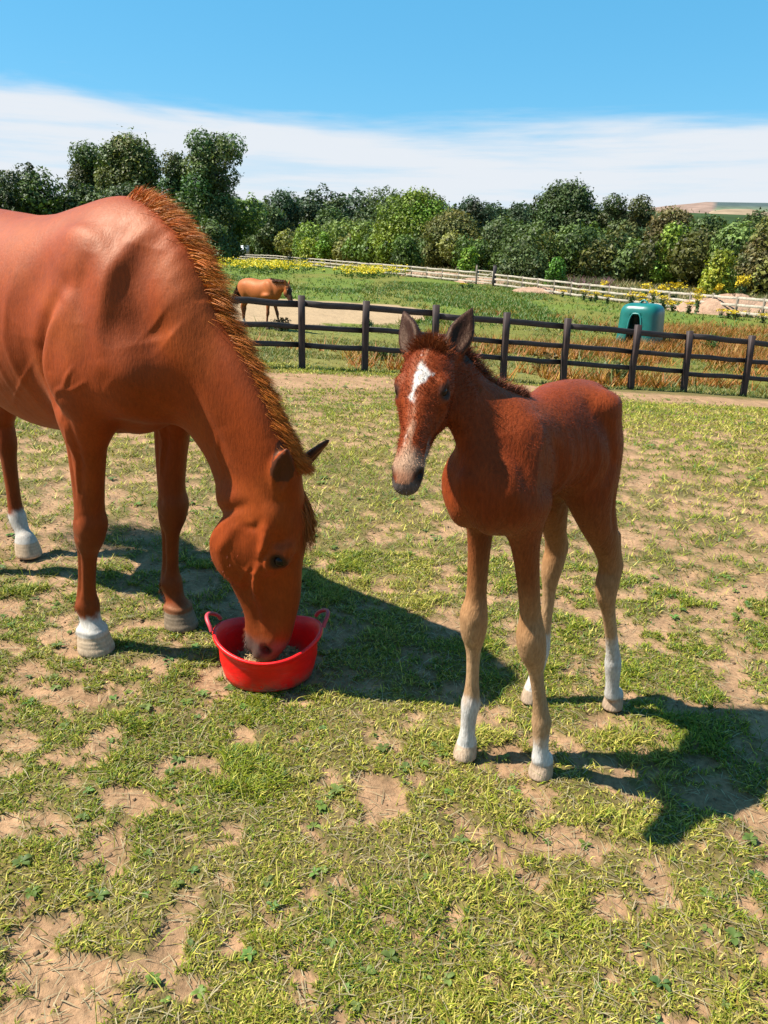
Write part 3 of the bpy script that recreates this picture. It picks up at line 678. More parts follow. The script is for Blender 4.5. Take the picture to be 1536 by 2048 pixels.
def foal_rest(B, H):
    p, L = H['p'], H['L']; t, v, s = H['t'], H['v'], H['s']
    up = -t
    for q in (-1, 1):
        ear_shape(B, p(.03, .03, q*.135), nrm(up*.95+s*(q*.22-.06)-v*.05), nrm(v*.85+s*q*.50), .158, .032)
    leg_front(B, lambda z: (.055+.05*z-.02*sstep(.2, 0, z), -.105+.025*z), -1, 1, foal=True)
    leg_front(B, lambda z: (-.050+.25*z-.05*max(z-.45, 0), .108-.045*z), 1, 1, foal=True)
    leg_hind(B, lambda z: (-.535+.44*min(z, .5)-.12*max(z-.5, 0), .098+.01*z-.048*float(sstep(.55, .95, z))), 1, 1, foal=True)
    leg_hind(B, lambda z: (-.375+.06*min(z, .5)-.10*max(z-.5, 0), -.125+.05*z+.02*float(sstep(.55, .95, z))), -1, 1, foal=True)
    E = B.ell
    for q in (-1, 1):
        E((.16, q*.060, .95), (.11, .055, .038), k=.08, ax=(nrm((.35, 0, -1)), nrm((1, 0, .35)), (0, 1, 0)))
        E((.140, q*.072, .87), (.07, .055, .042), k=.05)
        E((.210, q*.062, .90), (.055, .05, .075), k=.05)
        E((.225, q*.040, .855), (.045, .033, .055), k=.035)
        E((.125, q*.072, .81), (.032, .028, .045), k=.04)
        E((-.20, q*.075, 1.06), (.05, .05, .045), k=.05)       # hip
        E((-.20, q*.062, .93), (.09, .05, .11), k=.08)
    E((-.28, 0, 1.075), (.07, .035, .03), k=.05)
    B.floor(0.0); B.blur(1)
    V, Q = B.mesh()
    keep = np.ones(len(V)); keep[V[:, 2] < .008] = 0
    V = relax(V, Q, 3, .5, keep)
    R = Relief(V, Q); xz = V[:, [0, 2]]
    a = (V-p(0, 0))@t/L; b = (V-p(0, 0))@v/L; c = (V-p(0, 0))@s/L
    head = (a > .0) & (a < 1.1) & (np.abs(c) < .32) & (b > -.32) & (b < .4) & (V[:, 0] > .2)
    ab = np.stack([a, b], 1)
    for q in (-1, 1):
        sd = ((V[:, 1] > 0) == (q > 0)) & ~head; R.w = sstep(.01, .045, np.abs(V[:, 1]))
        S = lambda pts, r, d, sel=None: R.stroke(xz, pts, r, d, sd if sel is None else sel)
        S([(.10, 1.06), (.04, .97), (.02, .88), (.03, .80)], .022, -.010)
        S([(.23, 1.05), (.21, .98), (.215, .92)], .022, -.010)
        S([(.11, 1.07), (.16, 1.0), (.18, .92)], .015, .005)
        S([(.25, .90), (.25, .84), (.22, .78)], .012, -.007)
        S([(-.12, 1.07), (-.17, 1.0), (-.19, .92), (-.15, .85)], .024, -.014)
        S([(-.18, 1.08), (-.27, 1.09)], .02, .006)
        S([(-.28, 1.02), (-.28, .90), (-.29, .78)], .014, -.007)
        S([(-.22, .84), (-.26, .70)], .012, -.005)
        for i in range(6):
            uu = .0-.038*i; S([(uu+.005, 1.04), (uu-.015, .93), (uu, .84)], .008, .0022)
        hs = head & ((c > 0) == (q > 0)); R.w = sstep(.01, .06, np.abs(c))
        Hd = lambda pts, r, d: R.stroke(ab, pts, r, d*L, hs)
        Hd([(.05, -.10), (.12, -.22), (.18, -.33)], .030, -.012)
        Hd([(.15, .01), (.24, .005), (.30, -.01)], .022, .016)
        Hd([(.36, -.02), (.46, -.035), (.57, -.035)], .016, .012)
        Hd([(.19, .075), (.24, .09)], .03, -.010)
        Hd([(.40, .08), (.52, .07), (.66, .065)], .025, -.006)
        Hd([(.62, -.05), (.72, -.03), (.80, .0)], .022, -.008)
        Hd([(.28, .115), (.33, .115), (.37, .10)], .010, .008)
        Hd([(.27, .055), (.33, .035), (.38, .06)], .010, .006)
    return R.done(), Q
def make_foal():
    B, H = build_foal_body(); V, Q = foal_rest(B, H)
    p, L = H['p'], H['L']; t, v, s = H['t'], H['v'], H['s']
    root = empty('foal', (FO[0], FO[1], 0), FYAW)
    tag(root, 'young chestnut foal with a white star, standing on the right and facing us', 'foal')
    C = np.tile(np.array([.27, .040, .007]), (len(V), 1)); u, n, z = V.T
    def mixto(cc, w):
        nonlocal C
        w = np.clip(w, 0, 1)[:, None]; C = C*(1-w)+np.array(cc)*w
    Nn = normals(V, Q)
    n1 = coat_noise(V, 9, 21); nn = coat_noise(V, 45, 9)*.05-.025
    mixto((.34, .058, .010), sstep(.45, .7, n1)*.5)
    mixto((.30, .075, .018), sstep(.86, .70, z)*(u < .4)*.6)         # paler belly and legs
    mixto((.46, .22, .085), sstep(.76, .48, z+.10*(n1-.5))*.95)
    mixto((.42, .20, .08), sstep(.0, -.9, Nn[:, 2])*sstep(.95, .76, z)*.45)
    tan = sstep(.5, .3, z)*.5
    mixto((.66, .42, .23), np.clip(sstep(.62, .34, z)*.75, 0, 1))
    hind = u < -.18; left = n > 0; z2 = z+nn
    W_ = (.76, .71, .65); z2 = z2+.03*(coat_noise(V, 14, 77)-.5)
    mixto(W_, (~hind & ~left)*sstep(.235, .175, z2)); mixto(W_, (~hind & left)*sstep(.16, .10, z2))
    mixto(W_, (hind & left)*sstep(.33, .27, z2+.6*(u+.40))); mixto(W_, (hind & ~left)*sstep(.29, .24, z2))
    w = (sstep(.052, .046, z)*.95)[:, None]; hc = np.array([.60, .42, .28])[None, :]*(.6+.8*coat_noise(V, 40, 5)[:, None]); C = C*(1-w)+hc*w
    # head: star, strip and pale muzzle
    a = (V-p(0, 0))@t/L; b = (V-p(0, 0))@v/L; c = (V-p(0, 0))@s/L
    hd = (np.abs(c) < .3) & (a > -.06) & (a < 1.1) & (b > -.45) & (b < .45) & (u > .2) & ((a < .42) | (u > .34))
    ns = fbm(c*60, a*22, 4, 33)-.5
    dd = np.abs(c+.0+.02*np.sin(a*20))-np.interp(a, [.14, .19, .245, .30, .345, .42, .48], [-.012, .022, .056, .040, .010, .012, -.015])+ns*.055
    mixto((1.0, .93, .86), hd*(b > .05)*sstep(.012, -.012, dd))
    d2 = np.abs(c-.01)-np.interp(a, [.50, .6, .72, .80], [.0, .012, .02, .05])+ns*.06
    mixto((.62, .36, .22), hd*(b > .05)*sstep(.02, -.02, d2)*.55)
    mixto((.55, .34, .22), hd*sstep(.70, .84, a+nn*2)*sstep(.95, .88, a)*.85)
    mixto((.50, .44, .38), hd*sstep(.60, .72, a+nn*2)*(b < .02)*.8)
    mixto((.13, .11, .105), hd*sstep(.88, .95, a+ns*.05)*(b < .06))
    mixto((.012, .009, .009), hd*sstep(.080, .035, np.sqrt((a-.90)**2+(b-.03)**2+(np.abs(c)-.085)**2)))
    de = np.sqrt((a-.315)**2+(b-.085)**2+(np.abs(c)-.163)**2)
    mixto((.05, .02, .015), hd*sstep(.075, .04, de))
    ear = (a < -.03) & (u > .15) & (z > 1.2)
    mixto((.15, .032, .010), ear*.8)
    mixto((.022, .009, .007), ear*(((Nn@v) > .2))*.9); mixto((.05, .02, .012), ear*sstep(-.28, -.36, a)*.7)
    mixto((.12, .03, .012), ear*(((Nn@v) < -.1))*.5)
    mesh_np('body', V, Q, M_FCOAT, root, True, C)
    for q in (-1, 1): sphere_mesh('eye', p(.315, .088, q*.139), .040*L, M_EYE, root)
    r = np.random.default_rng(15)
    # short upright mane
    ctr = np.array([(.09, 0, 1.0), (.16, -.01, 1.04), (.21, -.045, 1.10), (.24, -.08, 1.16), (.25, -.108, 1.20), (.27, -.118, 1.215)]); top = np.array([(-.2, 0, 1), (-.6, 0, .8), (-.8, 0, .6), (-.85, 0, .5), (-.75, 0, .65), (-.4, 0, .9)])
    R_, Dd, Ln, Cc, Tp = [], [], [], [], []
    for i in range(190):
        tt = (i+r.random())/190; x = tt*(len(ctr)-1); k = min(int(x), len(ctr)-2); f = x-k
        c0 = ctr[k]*(1-f)+ctr[k+1]*f; vv = nrm(top[k]*(1-f)+top[k+1]*f); dn = nrm(ctr[k+1]-ctr[k])
        s_ = np.arange(.02, .30, .003); P = c0+vv*s_[:, None]; pt = c0+vv*s_[np.argmax(B.sample(P) > 0)]
        lk = nrm(vv*.8-dn*.35+r.normal(size=3)*.25); cc = np.array([.26, .060, .018])*(.6+.8*r.random())
        for j in range(26):
            la = r.normal()*.007
            R_.append(pt+np.array([0, la, 0])+dn*r.normal()*.006-vv*(.004+abs(la)*.4)); Dd.append(lk+r.normal(size=3)*.22); Ln.append((.022+.022*r.random())*(.7+.5*math.sin(tt*PI))); Cc.append(cc*(.8+.4*r.random())); Tp.append(lk*.6-dn*.5+r.normal(size=3)*.5)
    strands('mane', np.array(R_), np.array(Dd), np.array(Ln), .0017, np.array(Cc), M_HAIR, root, grav=.1, seg=4, tips=np.array(Tp), seed=16, wander=.04)
    R_, Dd, Ln, Cc, Tp = [], [], [], [], []
    for i in range(1700):
        c_ = r.normal()*.045; a_ = -.02+.10*r.random()**1.5
        R_.append(p(a_-.01, .12-abs(c_)*.5, c_)); Dd.append(v*.6-t*.55+s*(c_*6+r.normal()*.3)); Ln.append(.022+.028*r.random()); Cc.append(np.array([.34, .085, .02])*(.6+.8*r.random())); Tp.append(t*(.1+.5*r.random())+v*.5+s*r.normal()*.5)
    strands('forelock', np.array(R_), np.array(Dd), np.array(Ln), .0017, np.array(Cc), M_HAIR, root, grav=.1, seg=4, tips=np.array(Tp), seed=17, wander=.05)
    # short fluffy tail
    R_, Dd, Ln, Cc, Tp = [], [], [], [], []
    for i in range(2600):
        h = r.random(); R_.append((-.298-.030*math.sin(h*2.4)+r.normal()*.010, r.normal()*.016, 1.06-.22*h)); Dd.append((-.7+r.normal()*.2, r.normal()*.35, -.2)); Ln.append(.06+.05*r.random())
        Cc.append(np.array([.30, .085, .03])*(.6+.9*r.random())); Tp.append((-.15, r.normal()*.15, -1))
    strands('tail', np.array(R_), np.array(Dd), np.array(Ln), .0022, np.array(Cc), M_HAIR, root, grav=.4, seg=4, tips=np.array(Tp), seed=18, wander=.03)
    # the woolly coat: short hairs all over, lying back and down, longer on the brow, back and rump
    ar = r.random(len(V)); Nf = Nn
    wt = np.ones(len(V))*.55; wt[z < .75] = .35; wt[z < .045] = 0; wt[hd & (a < .7)] = .85; wt[hd & (a > .88)] = .15; wt[hd & (de < .07)] = 0; wt[Nf[:, 2] > .3] *= 1.6
    idx = r.choice(len(V), 60000, p=wt/wt.sum())
    lay = np.where(hd[idx][:, None], t[None, :]*(.35-a[idx][:, None])*-1.2+s[None, :]*c[idx][:, None]*2, np.array([-.55, 0, -.55])[None, :])
    Dd = Nf[idx]*.55+lay*1.0+r.normal(size=(len(idx), 3))*.22; Ln = (.0065+.006*r.random(len(idx)))*np.where(hd[idx], .95, .70)*np.where((Nf[idx, 2] > .2) & ~hd[idx], 1.35, 1.0)*np.where(z[idx] < .7, .7, 1.0)
    strands('coat_hair', V[idx]-Nf[idx]*.002, Dd, Ln, .0012, C[idx]*(.85+.35*r.random((len(idx), 1))), M_FUZZ, root, grav=.2, seg=1, seed=19)
    return root, B, H, V, Q
M_FUZZ = hair_mat('foal_fuzz', .7, .12)
M_FCOAT = coat_material('foal_coat', True)
# ------------------------------------------------------------------ the lie of the land
def on_line(px, py, a, b):
    """point of the sight line where y = a + b x"""
    d = ray(px, py); t = a/(d[1]-b*d[0]); return CAM+t*d
FA, FB = 13.1, .27                      # the dark fence runs along y = FA + FB x
FENCE_PX = [(603, 737, 602, 590), (728, 743, 731, 602), (867, 752, 870, 610), (1005, 762, 1013, 627), (1125, 770, 1138, 628), (1260, 777, 1272, 648), (1368, 785, 1386, 657), (1487, 792, 1512, 672)]
fence_pts = [on_line(x, y, FA, FB) for x, y, _, _ in FENCE_PX]
WHITE = [(-75, 250, 2.2), (-33, 180, 1.35), (-14.7, 130, .75), (-4.6, 100, .27), (3.6, 86, -.10), (10.8, 74, -.50), (18.5, 57, -1.15), (22.2, 45, -1.27), (26, 33, -1.5)]
ctrl = [(x, y, 0) for x in (-8, -4, 0, 4, 8) for y in (-6, -2, 1, 4)]
ctrl += [(p[0], p[1], p[2]) for p in fence_pts[::2]] + WHITE
ctrl += [(-3.5, 23, -.62), (9.3, 27, -1.2), (1, 40, -.75), (-12, 13, .0), (-25, 30, .1), (16, 14, -1.6), (30, 20, -2.0), (-30, 90, 1.0), (-60, 130, 1.8), (40, 60, -1.2), (45, 100, .2), (25, 110, .6),
         (-20, 2, .1), (20, 2, -.4), (0, -20, .1), (-30, -20, .3), (30, -20, -.4), (0, 150, 1.2), (30, 200, 1.5), (-60, 300, 3.0), (60, 300, 2.5), (90, 120, .5), (-100, 60, 1.5), (-100, 200, 3), (90, 20, -1.5), (0, -90, 0)]
ctrl = np.array(ctrl, float)
def _tps(r2): return np.where(r2 > 1e-9, .5*r2*np.log(np.maximum(r2, 1e-9)), 0)
_n = len(ctrl); _P = np.hstack([np.ones((_n, 1)), ctrl[:, :2]])
_K = _tps(((ctrl[:, None, :2]-ctrl[None, :, :2])**2).sum(-1)) + np.eye(_n)*1.5
_A = np.block([[_K, _P], [_P.T, np.zeros((3, 3))]]); _w = np.linalg.solve(_A, np.concatenate([ctrl[:, 2], np.zeros(3)]))
def hgt(x, y):
    x = np.asarray(x, float); y = np.asarray(y, float); xs, ys = np.clip(x, -150, 150), np.clip(y, -120, 320)
    z = _w[_n]+_w[_n+1]*xs+_w[_n+2]*ys
    for i in range(_n): z = z+_w[i]*_tps((xs-ctrl[i, 0])**2+(ys-ctrl[i, 1])**2)
    flat = sstep(3.2, 6.5, np.hypot(x+.1, y-2.2))
    return z*flat
def gp(px, py):
    """where the sight line through a pixel meets the ground"""
    d = ray(px, py); t = np.concatenate([np.arange(.6, 30, .02), np.arange(30, 400, .25)]); P = CAM[None]+t[:, None]*d
    k = np.argmax(P[:, 2] < hgt(P[:, 0], P[:, 1])); return P[k]

def bare(x, y):
    """0 = grown over, 1 = bare soil"""
    n = fbm(x*7.0, y*9.5, 5, 3, .72); n2 = fbm(x*.6, y*.6, 3, 11); n3 = fbm(x*16, y*16, 3, 13, .6)
    b = sstep(.47, .585, n+(n2-.5)*.30+(n3-.5)*.30)
    # trodden strip along the dark fence
    d = (FA+FB*x-y)/math.hypot(1, FB); w = fbm(x*.8, y*.8, 3, 29)-.5
    strip = sstep(3.3+w*.8, 2.5, d)*sstep(.55, 1.1, d+w*.8)
    b = np.maximum(b*(d > .3)*sstep(14, 8, y), strip*np.clip(.95+.8*(fbm(x*3, y*3, 3, 31)-.4), 0, 1))
    return np.clip(b, 0, 1)
SAND = [(540, 597), (640, 600), (760, 607), (850, 619), (850, 640), (760, 650), (560, 652), (420, 640), (420, 598)]
sand_w = np.array([gp(*p)[:2] for p in SAND])
def in_poly(x, y, P):
    r = np.zeros(x.shape, bool); j = len(P)-1
    for i in range(len(P)):
        c = ((P[i, 1] > y) != (P[j, 1] > y)) & (x < (P[j, 0]-P[i, 0])*(y-P[i, 1])/(P[j, 1]-P[i, 1]+1e-12)+P[i, 0]); r ^= c; j = i
    return r
def ground_color(x, y):
    n1 = fbm(x*.9, y*.9, 4, 41); n2 = fbm(x*6, y*6, 4, 43, .6); n3 = fbm(x*.12, y*.12, 3, 47)
    n4 = fbm(x*28, y*28, 3, 51)
    soil = np.stack([.47+.20*(n2-.5), .280+.13*(n2-.5), .155+.08*(n2-.5)], -1)*(1+.5*(n4[..., None]-.5))
    turf = np.stack([.215+.07*(n1-.5), .165+.05*(n1-.5), .060+0*n1], -1)*(1+.6*(n2[..., None]-.5))  # ground under grass coloured darker to stand for shade between the blades
    b = bare(x, y)[..., None]
    c = turf*(1-b)+soil*b
    # beyond the dark fence
    d = -(FA+FB*x-y)/math.hypot(1, FB); far = sstep(-.6, .5, d)[..., None]
    dry = np.stack([.25+.06*(n1-.5), .235+0*n1, .060+0*n1], -1)*(1+.5*(n2[..., None]-.5))
    lush = np.stack([.165+.07*(n1-.5), .220+.05*(n1-.5), .032+0*n1], -1)*(1+.35*(n2[..., None]-.5))
    rr = fbm(x*.25, y*.10, 3, 61)
    k = np.clip(sstep(17, 30, y+(rr-.5)*24), 0, 1)[..., None]
    f = dry*(1-k)+lush*k
    yel = np.array([.24, .20, .045])
    k2 = (sstep(.52, .66, rr)*.6)[..., None]; f = f*(1-k2)+yel*k2
    # beyond the pale fence: long hay-coloured grass
    wx = np.interp(x, [w[0] for w in WHITE], [w[1] for w in WHITE]); out = sstep(0, 3, y-wx)[..., None]
    hay = np.stack([.28+.15*(rr-.5), .22+.07*(n1-.5), .085+0*n1], -1); f = f*(1-out)+hay*out
    farm = sstep(260, 420, y)[..., None]; f = f*(1-farm)+np.array([.12, .15, .05])*farm
    jx = x+(fbm(x*.6, y*.6, 3, 71)-.5)*2.5; jy = y+(fbm(x*.5, y*.5, 3, 73)-.5)*3.5
    s = in_poly(jx, jy, sand_w)[..., None]; sd = np.array([.52, .36, .21])*(1+.35*(n2[..., None]-.5)); f = np.where(s, sd, f)
    return c*(1-far)+f*far
def build_terrain():
    r = [0.0, .35]
    while r[-1] < 12: r.append(r[-1]*1.0125+.001)
    while r[-1] < 400: r.append(r[-1]*1.022)
    while r[-1] < 9000: r.append(r[-1]*1.12)
    r = np.array(r[1:]); a = np.concatenate([np.linspace(-48, 48, 350), np.linspace(50, 310, 60)[1:-1]])*PI/180
    R, A = np.meshgrid(r, a, indexing='ij'); X = R*np.sin(A); Y = R*np.cos(A)
    Z = hgt(X, Y); b = bare(X, Y); near = sstep(16, 6, R)
    Z += near*((fbm(X*2.1, Y*2.1, 4, 5)-.5)*.022*(1-.3*b)+(fbm(X*14, Y*14, 4, 6, .6)-.5)*(.010+.012*b)-b*.010)
    Z += (1-near)*(fbm(X*.7, Y*.7, 3, 8)-.5)*.06*(R < 300)
    C = ground_color(X, Y)
    n, m = R.shape; V = np.stack([X, Y, Z], -1).reshape(-1, 3); C = C.reshape(-1, 3)
    i = np.arange(n-1)[:, None]; j = np.arange(m)[None, :]; j2 = (j+1) % m
    F = np.stack([i*m+j, i*m+j2, (i+1)*m+j2, (i+1)*m+j], -1).reshape(-1, 4)[:, ::-1]
    V = np.vstack([V, [[0, 0, 0]]]); C = np.vstack([C, C[:1]]); jj = np.arange(m); T = np.stack([jj, (jj+1) % m, np.full(m, len(V)-1)], -1)
    mt, nt, b_ = new_mat('paddock_ground'); v = coords(nt)
    c = mixc(nt, 1.0, attr(nt), ramp(nt, [(.25, (.55, .53, .50)), (.5, (1, 1, 1)), (.75, (1.35, 1.33, 1.28))], noise(nt, 55, 6, .65, v)), 'MULTIPLY')
    c = mixc(nt, 1.0, c, ramp(nt, [(.3, (.80, .82, .8)), (.7, (1.18, 1.16, 1.15))], noise(nt, 9, 5, .6, v)), 'MULTIPLY')
    nt.links.new(c, b_.inputs['Base Color']); b_.inputs['Roughness'].default_value = .95; b_.inputs['Specular IOR Level'].default_value = .12
    bump(nt, b_, noise(nt, 70, 6, .7, v), .7, .012)
    return tag(mesh_np('ground', V, [F, T], mt, None, True, C), kind='structure')
ground_o = build_terrain()

# ------------------------------------------------------------------ foliage
def leaf_mat(name='foliage'):
    m, nt, b = new_mat(name); nt.links.new(attr(nt), b.inputs['Base Color']); b.inputs['Roughness'].default_value = .55; b.inputs['Specular IOR Level'].default_value = .25
    tr = nt.nodes.new('ShaderNodeBsdfTranslucent'); nt.links.new(mixc(nt, 1.0, attr(nt), (1.2, 1.25, .6), 'MULTIPLY'), tr.inputs[0])
    mx = nt.nodes.new('ShaderNodeMixShader'); mx.inputs[0].default_value = .22; out = [n for n in nt.nodes if n.type == 'OUTPUT_MATERIAL'][0]
    nt.links.new(b.outputs[0], mx.inputs[1]); nt.links.new(tr.outputs[0], mx.inputs[2]); nt.links.new(mx.outputs[0], out.inputs[0]); return m
M_LEAF = leaf_mat()
M_BARK = simple_mat('bark', (.10, .075, .055), .9, .35, 12, .5, .02, .2, (1, 1, .3))
def quads_at(P, N, size, r, col):
    n = len(P); N = N/np.maximum(np.linalg.norm(N, axis=1, keepdims=True), 1e-9); t = np.cross(N, r.normal(size=(n, 3))); t /= np.linalg.norm(t, axis=1, keepdims=True); b = np.cross(N, t)
    s = size[:, None]; w = .45+.25*r.random((n, 1))
    V = np.stack([P-t*s*.75-b*s*w*.35, P+t*s*.75-b*s*w*(.2+.3*r.random((n, 1)))+N*s*.15, P+b*s*w*1.25-N*s*.08], 1).reshape(-1, 3)
    return V, np.arange(3*n).reshape(-1, 3), np.repeat(col, 3, axis=0)
def limb_tube(pts, rad, nseg=6):
    """tapered tube through pts"""
    pts = np.array(pts, float); V = []; F = []
    for i, (p, q) in enumerate(zip(pts, rad)):
        d = nrm(pts[min(i+1, len(pts)-1)]-pts[max(i-1, 0)]); a = nrm(np.cross(d, (0.3, 1, .2))); b = np.cross(d, a)
        for k in range(nseg): V.append(p+q*(a*math.cos(2*PI*k/nseg)+b*math.sin(2*PI*k/nseg)))
    for i in range(len(pts)-1):
        for k in range(nseg): F.append((i*nseg+k, i*nseg+(k+1) % nseg, (i+1)*nseg+(k+1) % nseg, (i+1)*nseg+k))
    return np.array(V), np.array(F)
def join(parts):
    V = []; F = []; C = []; o = 0
    for p in parts:
        V.append(p[0]); F.append(p[1]+o); o += len(p[0])
        if len(p) > 2: C.append(p[2])
    return np.vstack(V), np.vstack(F), (np.vstack(C) if C else None)
def tree(name, label, x0, x1, ytop, Y, colr, dens=1.0, style='round', lobes=14, group=None, cat='tree', seed=0, bottom=.12, leaf=.30, hue=.2):
    """a tree spanning pixels x0..x1, top at ytop, standing at distance Y"""
    r = np.random.default_rng(1000+seed); xm = (x0+x1)/2; p = at(xm, ytop, Y); gz = float(hgt(p[0], Y)); Hh = p[2]-gz; w = abs(at(x1, ytop, Y)[0]-at(x0, ytop, Y)[0])
    root = empty(name, (p[0], Y, gz)); tag(root, label, cat, group)
    L = []
    for i in range(lobes):
        if style == 'round':
            th = r.random()*2-1; el = r.random(); rr = (.13+.20*r.random()); k = max(0, 1-el**3.2)**.5
            c = np.array([th*w*(.5-rr*.80)*k, (r.random()*2-1)*math.sqrt(1-th*th)*w*.38*(1-rr)*k, Hh*(bottom+(1-bottom-.04)*el*(1-rr*.5))]); R = np.array([w*rr, w*rr*.9, min(w*rr*.85, Hh*rr*.9)])
            c[2] = min(c[2], Hh-R[2]*.85)
        elif style == 'poplar':
            el = (i+r.random())/lobes; th = r.random()*2*PI; rr = .20+.12*r.random(); k = math.sin(min(1, .25+el*.9)*PI*.86)**.5
            c = np.array([(r.random()*2-1)*w*.34*k, math.sin(th)*w*.3*k, Hh*(bottom+(.93-bottom)*el)]); R = np.array([w*rr, w*rr, Hh*.13])
            c[2] = min(c[2], Hh-R[2])
        elif style == 'loose':
            el = (i+r.random())/lobes; th = r.random()*2*PI; rr = .13+.13*r.random()
            c = np.array([(r.random()*2-1)*w*(.5-rr*.8)*min(1, .62+.6*el), (r.random()*2-1)*w*.3, Hh*(bottom+(.95-bottom)*el)]); R = np.array([w*rr, w*rr, w*rr*.8]); c[2] = min(c[2], Hh-R[2]*.9)
        elif style == 'hedge':
            c = np.array([(-.5+(i+r.random())/lobes)*w*.94, r.normal()*w*.04, Hh*(.25+.5*r.random())]); s_ = Hh*(.22+.2*r.random()); R = np.array([s_*1.1, s_, s_]); c[2] = min(c[2], Hh-R[2])
        L.append((c, R))
    # the broad inner body
    if style in ('round',): L += [(np.array([0, 0, Hh*.52]), np.array([w*.38, w*.33, Hh*.38])), (np.array([-.22*w, 0, Hh*.28]), np.array([w*.27, w*.26, Hh*.27])), (np.array([.22*w, 0, Hh*.28]), np.array([w*.27, w*.26, Hh*.27]))]
    if style == 'poplar': L += [(np.array([0, 0, Hh*.5]), np.array([w*.30, w*.28, Hh*.40]))]
    area = sum(R[0]*R[2] for _, R in L)
    Ps, Ns, Cs, Sz = [], [], [], []
    for c, R in L:
        n = int(max(24, 16*dens*R[0]*R[2]/(leaf*leaf))); d = r.normal(size=(n, 3)); d /= np.linalg.norm(d, axis=1, keepdims=True)
        rad = 1-.35*r.random(n)**1.6; rad = np.where(r.random(n) < .12, 1+.20*r.random(n)**1.5, rad); bumpy = 1+.22*np.sin(d[:, 0]*7+c[0])*np.sin(d[:, 1]*6+c[2])*np.sin(d[:, 2]*8)
        P = c+d*R*(rad*bumpy)[:, None]
        N = d*.9+r.normal(size=(n, 3))*.55; N[:, 2] += .25
        lc = np.array(colr)*np.array([2.65, 2.4, 1.5])*(1+hue*r.normal())*np.array([1+.12*r.normal(), 1, 1]); col = np.clip(lc*(1+.30*r.normal(size=(n, 1)))*np.array([1, 1, 1])[None], .004, .6)
        Ps.append(P); Ns.append(N); Cs.append(col); Sz.append(leaf*(.40+.9*r.random(n)**1.4))
    P = np.vstack(Ps); N = np.vstack(Ns); Cc = np.vstack(Cs); S = np.concatenate(Sz); ok = P[:, 2] > .05
    # sprays that break the outline
    V, F, CC = quads_at(P[ok], N[ok], S[ok], r, Cc[ok])
    mesh_np('crown', V, F, M_LEAF, root, False, CC)
    tr = []
    lean = r.normal()*.02*Hh
    tr.append(limb_tube([(0, 0, -.3), (lean*.3, 0, Hh*.25), (lean, 0, Hh*.55), (lean*1.3, 0, Hh*.8)], [Hh*.024, Hh*.019, Hh*.012, Hh*.004]))
    for c, R in L[:min(9, len(L))]: tr.append(limb_tube([(lean*.5, 0, min(Hh*.4, c[2]*.6)), (c*[.6, .6, 1]-[0, 0, R[2]*.3]), c+[0, 0, R[2]*.4]], [Hh*.010, Hh*.006, Hh*.002], 5))
    V, F, _ = join(tr); mesh_np('trunk', V, F, M_BARK, root)
    return root
G_DARK, G_MID, G_OLIVE, G_BRIGHT, G_YEL, G_FAR, G_BLUE = (.040, .070, .024), (.055, .100, .022), (.085, .095, .034), (.110, .190, .025), (.185, .250, .030), (.028, .052, .036), (.052, .085, .042)  # G_FAR has distance haze mixed into its colour: darker and bluish
T = tree
# far woods on the rise
T('tree', 'dark round tree in the far wood, just right of the tall loose poplar', 446, 500, 381, 250, G_FAR, seed=1, leaf=.58, group='trees of the far wood')
T('tree', 'small dark far tree in the dip of the wood, left of its broad block', 492, 524, 388, 262, G_FAR, seed=2, leaf=.58, group='trees of the far wood')
T('tree', 'broad dark tree forming the highest left end of the far wood', 520, 612, 378, 255, G_FAR, seed=3, leaf=.58, lobes=20, group='trees of the far wood')
T('tree', 'dark far tree in the middle of the wood between two broad crowns', 596, 655, 384, 262, G_FAR, seed=4, leaf=.58, group='trees of the far wood')
T('tree', 'dark far tree closing the right end of the broad wood block', 640, 708, 387, 252, (.038, .062, .032), seed=5, leaf=.58, lobes=18, group='trees of the far wood')
T('tree', 'low bluish tree filling the gap left of the pale feathery tree', 700, 745, 408, 262, (.048, .075, .042), seed=6, leaf=.6, group='trees of the far wood')
T('tree', 'pale feathery far tree with sky showing through, behind the bright round tree', 732, 826, 376, 240, (.060, .088, .048), seed=7, leaf=.6, lobes=18, dens=.7, style='loose', group='trees of the far wood')
T('tree', 'dark far tree showing right of the bright round tree', 902, 1006, 390, 245, G_FAR, seed=8, leaf=.58, lobes=18, group='trees of the far wood')
T('tree', 'last dark tree of the far wood, left of the big hawthorn', 998, 1078, 397, 250, G_FAR, seed=9, leaf=.58, lobes=16, group='trees of the far wood')
T('tree', 'grey green rounded tree in front of the far wood, above the hedge', 498, 580, 408, 190, (.050, .080, .038), seed=10, leaf=.5, lobes=16)
T('tree', 'slim mid green tree rising from the hedge before the far wood', 625, 690, 402, 185, (.044, .076, .032), seed=11, leaf=.5, lobes=16)
T('tree', 'low grey green tree behind the hedge, left of the bright round tree', 690, 780, 430, 180, G_BLUE, seed=12, leaf=.5, lobes=16)
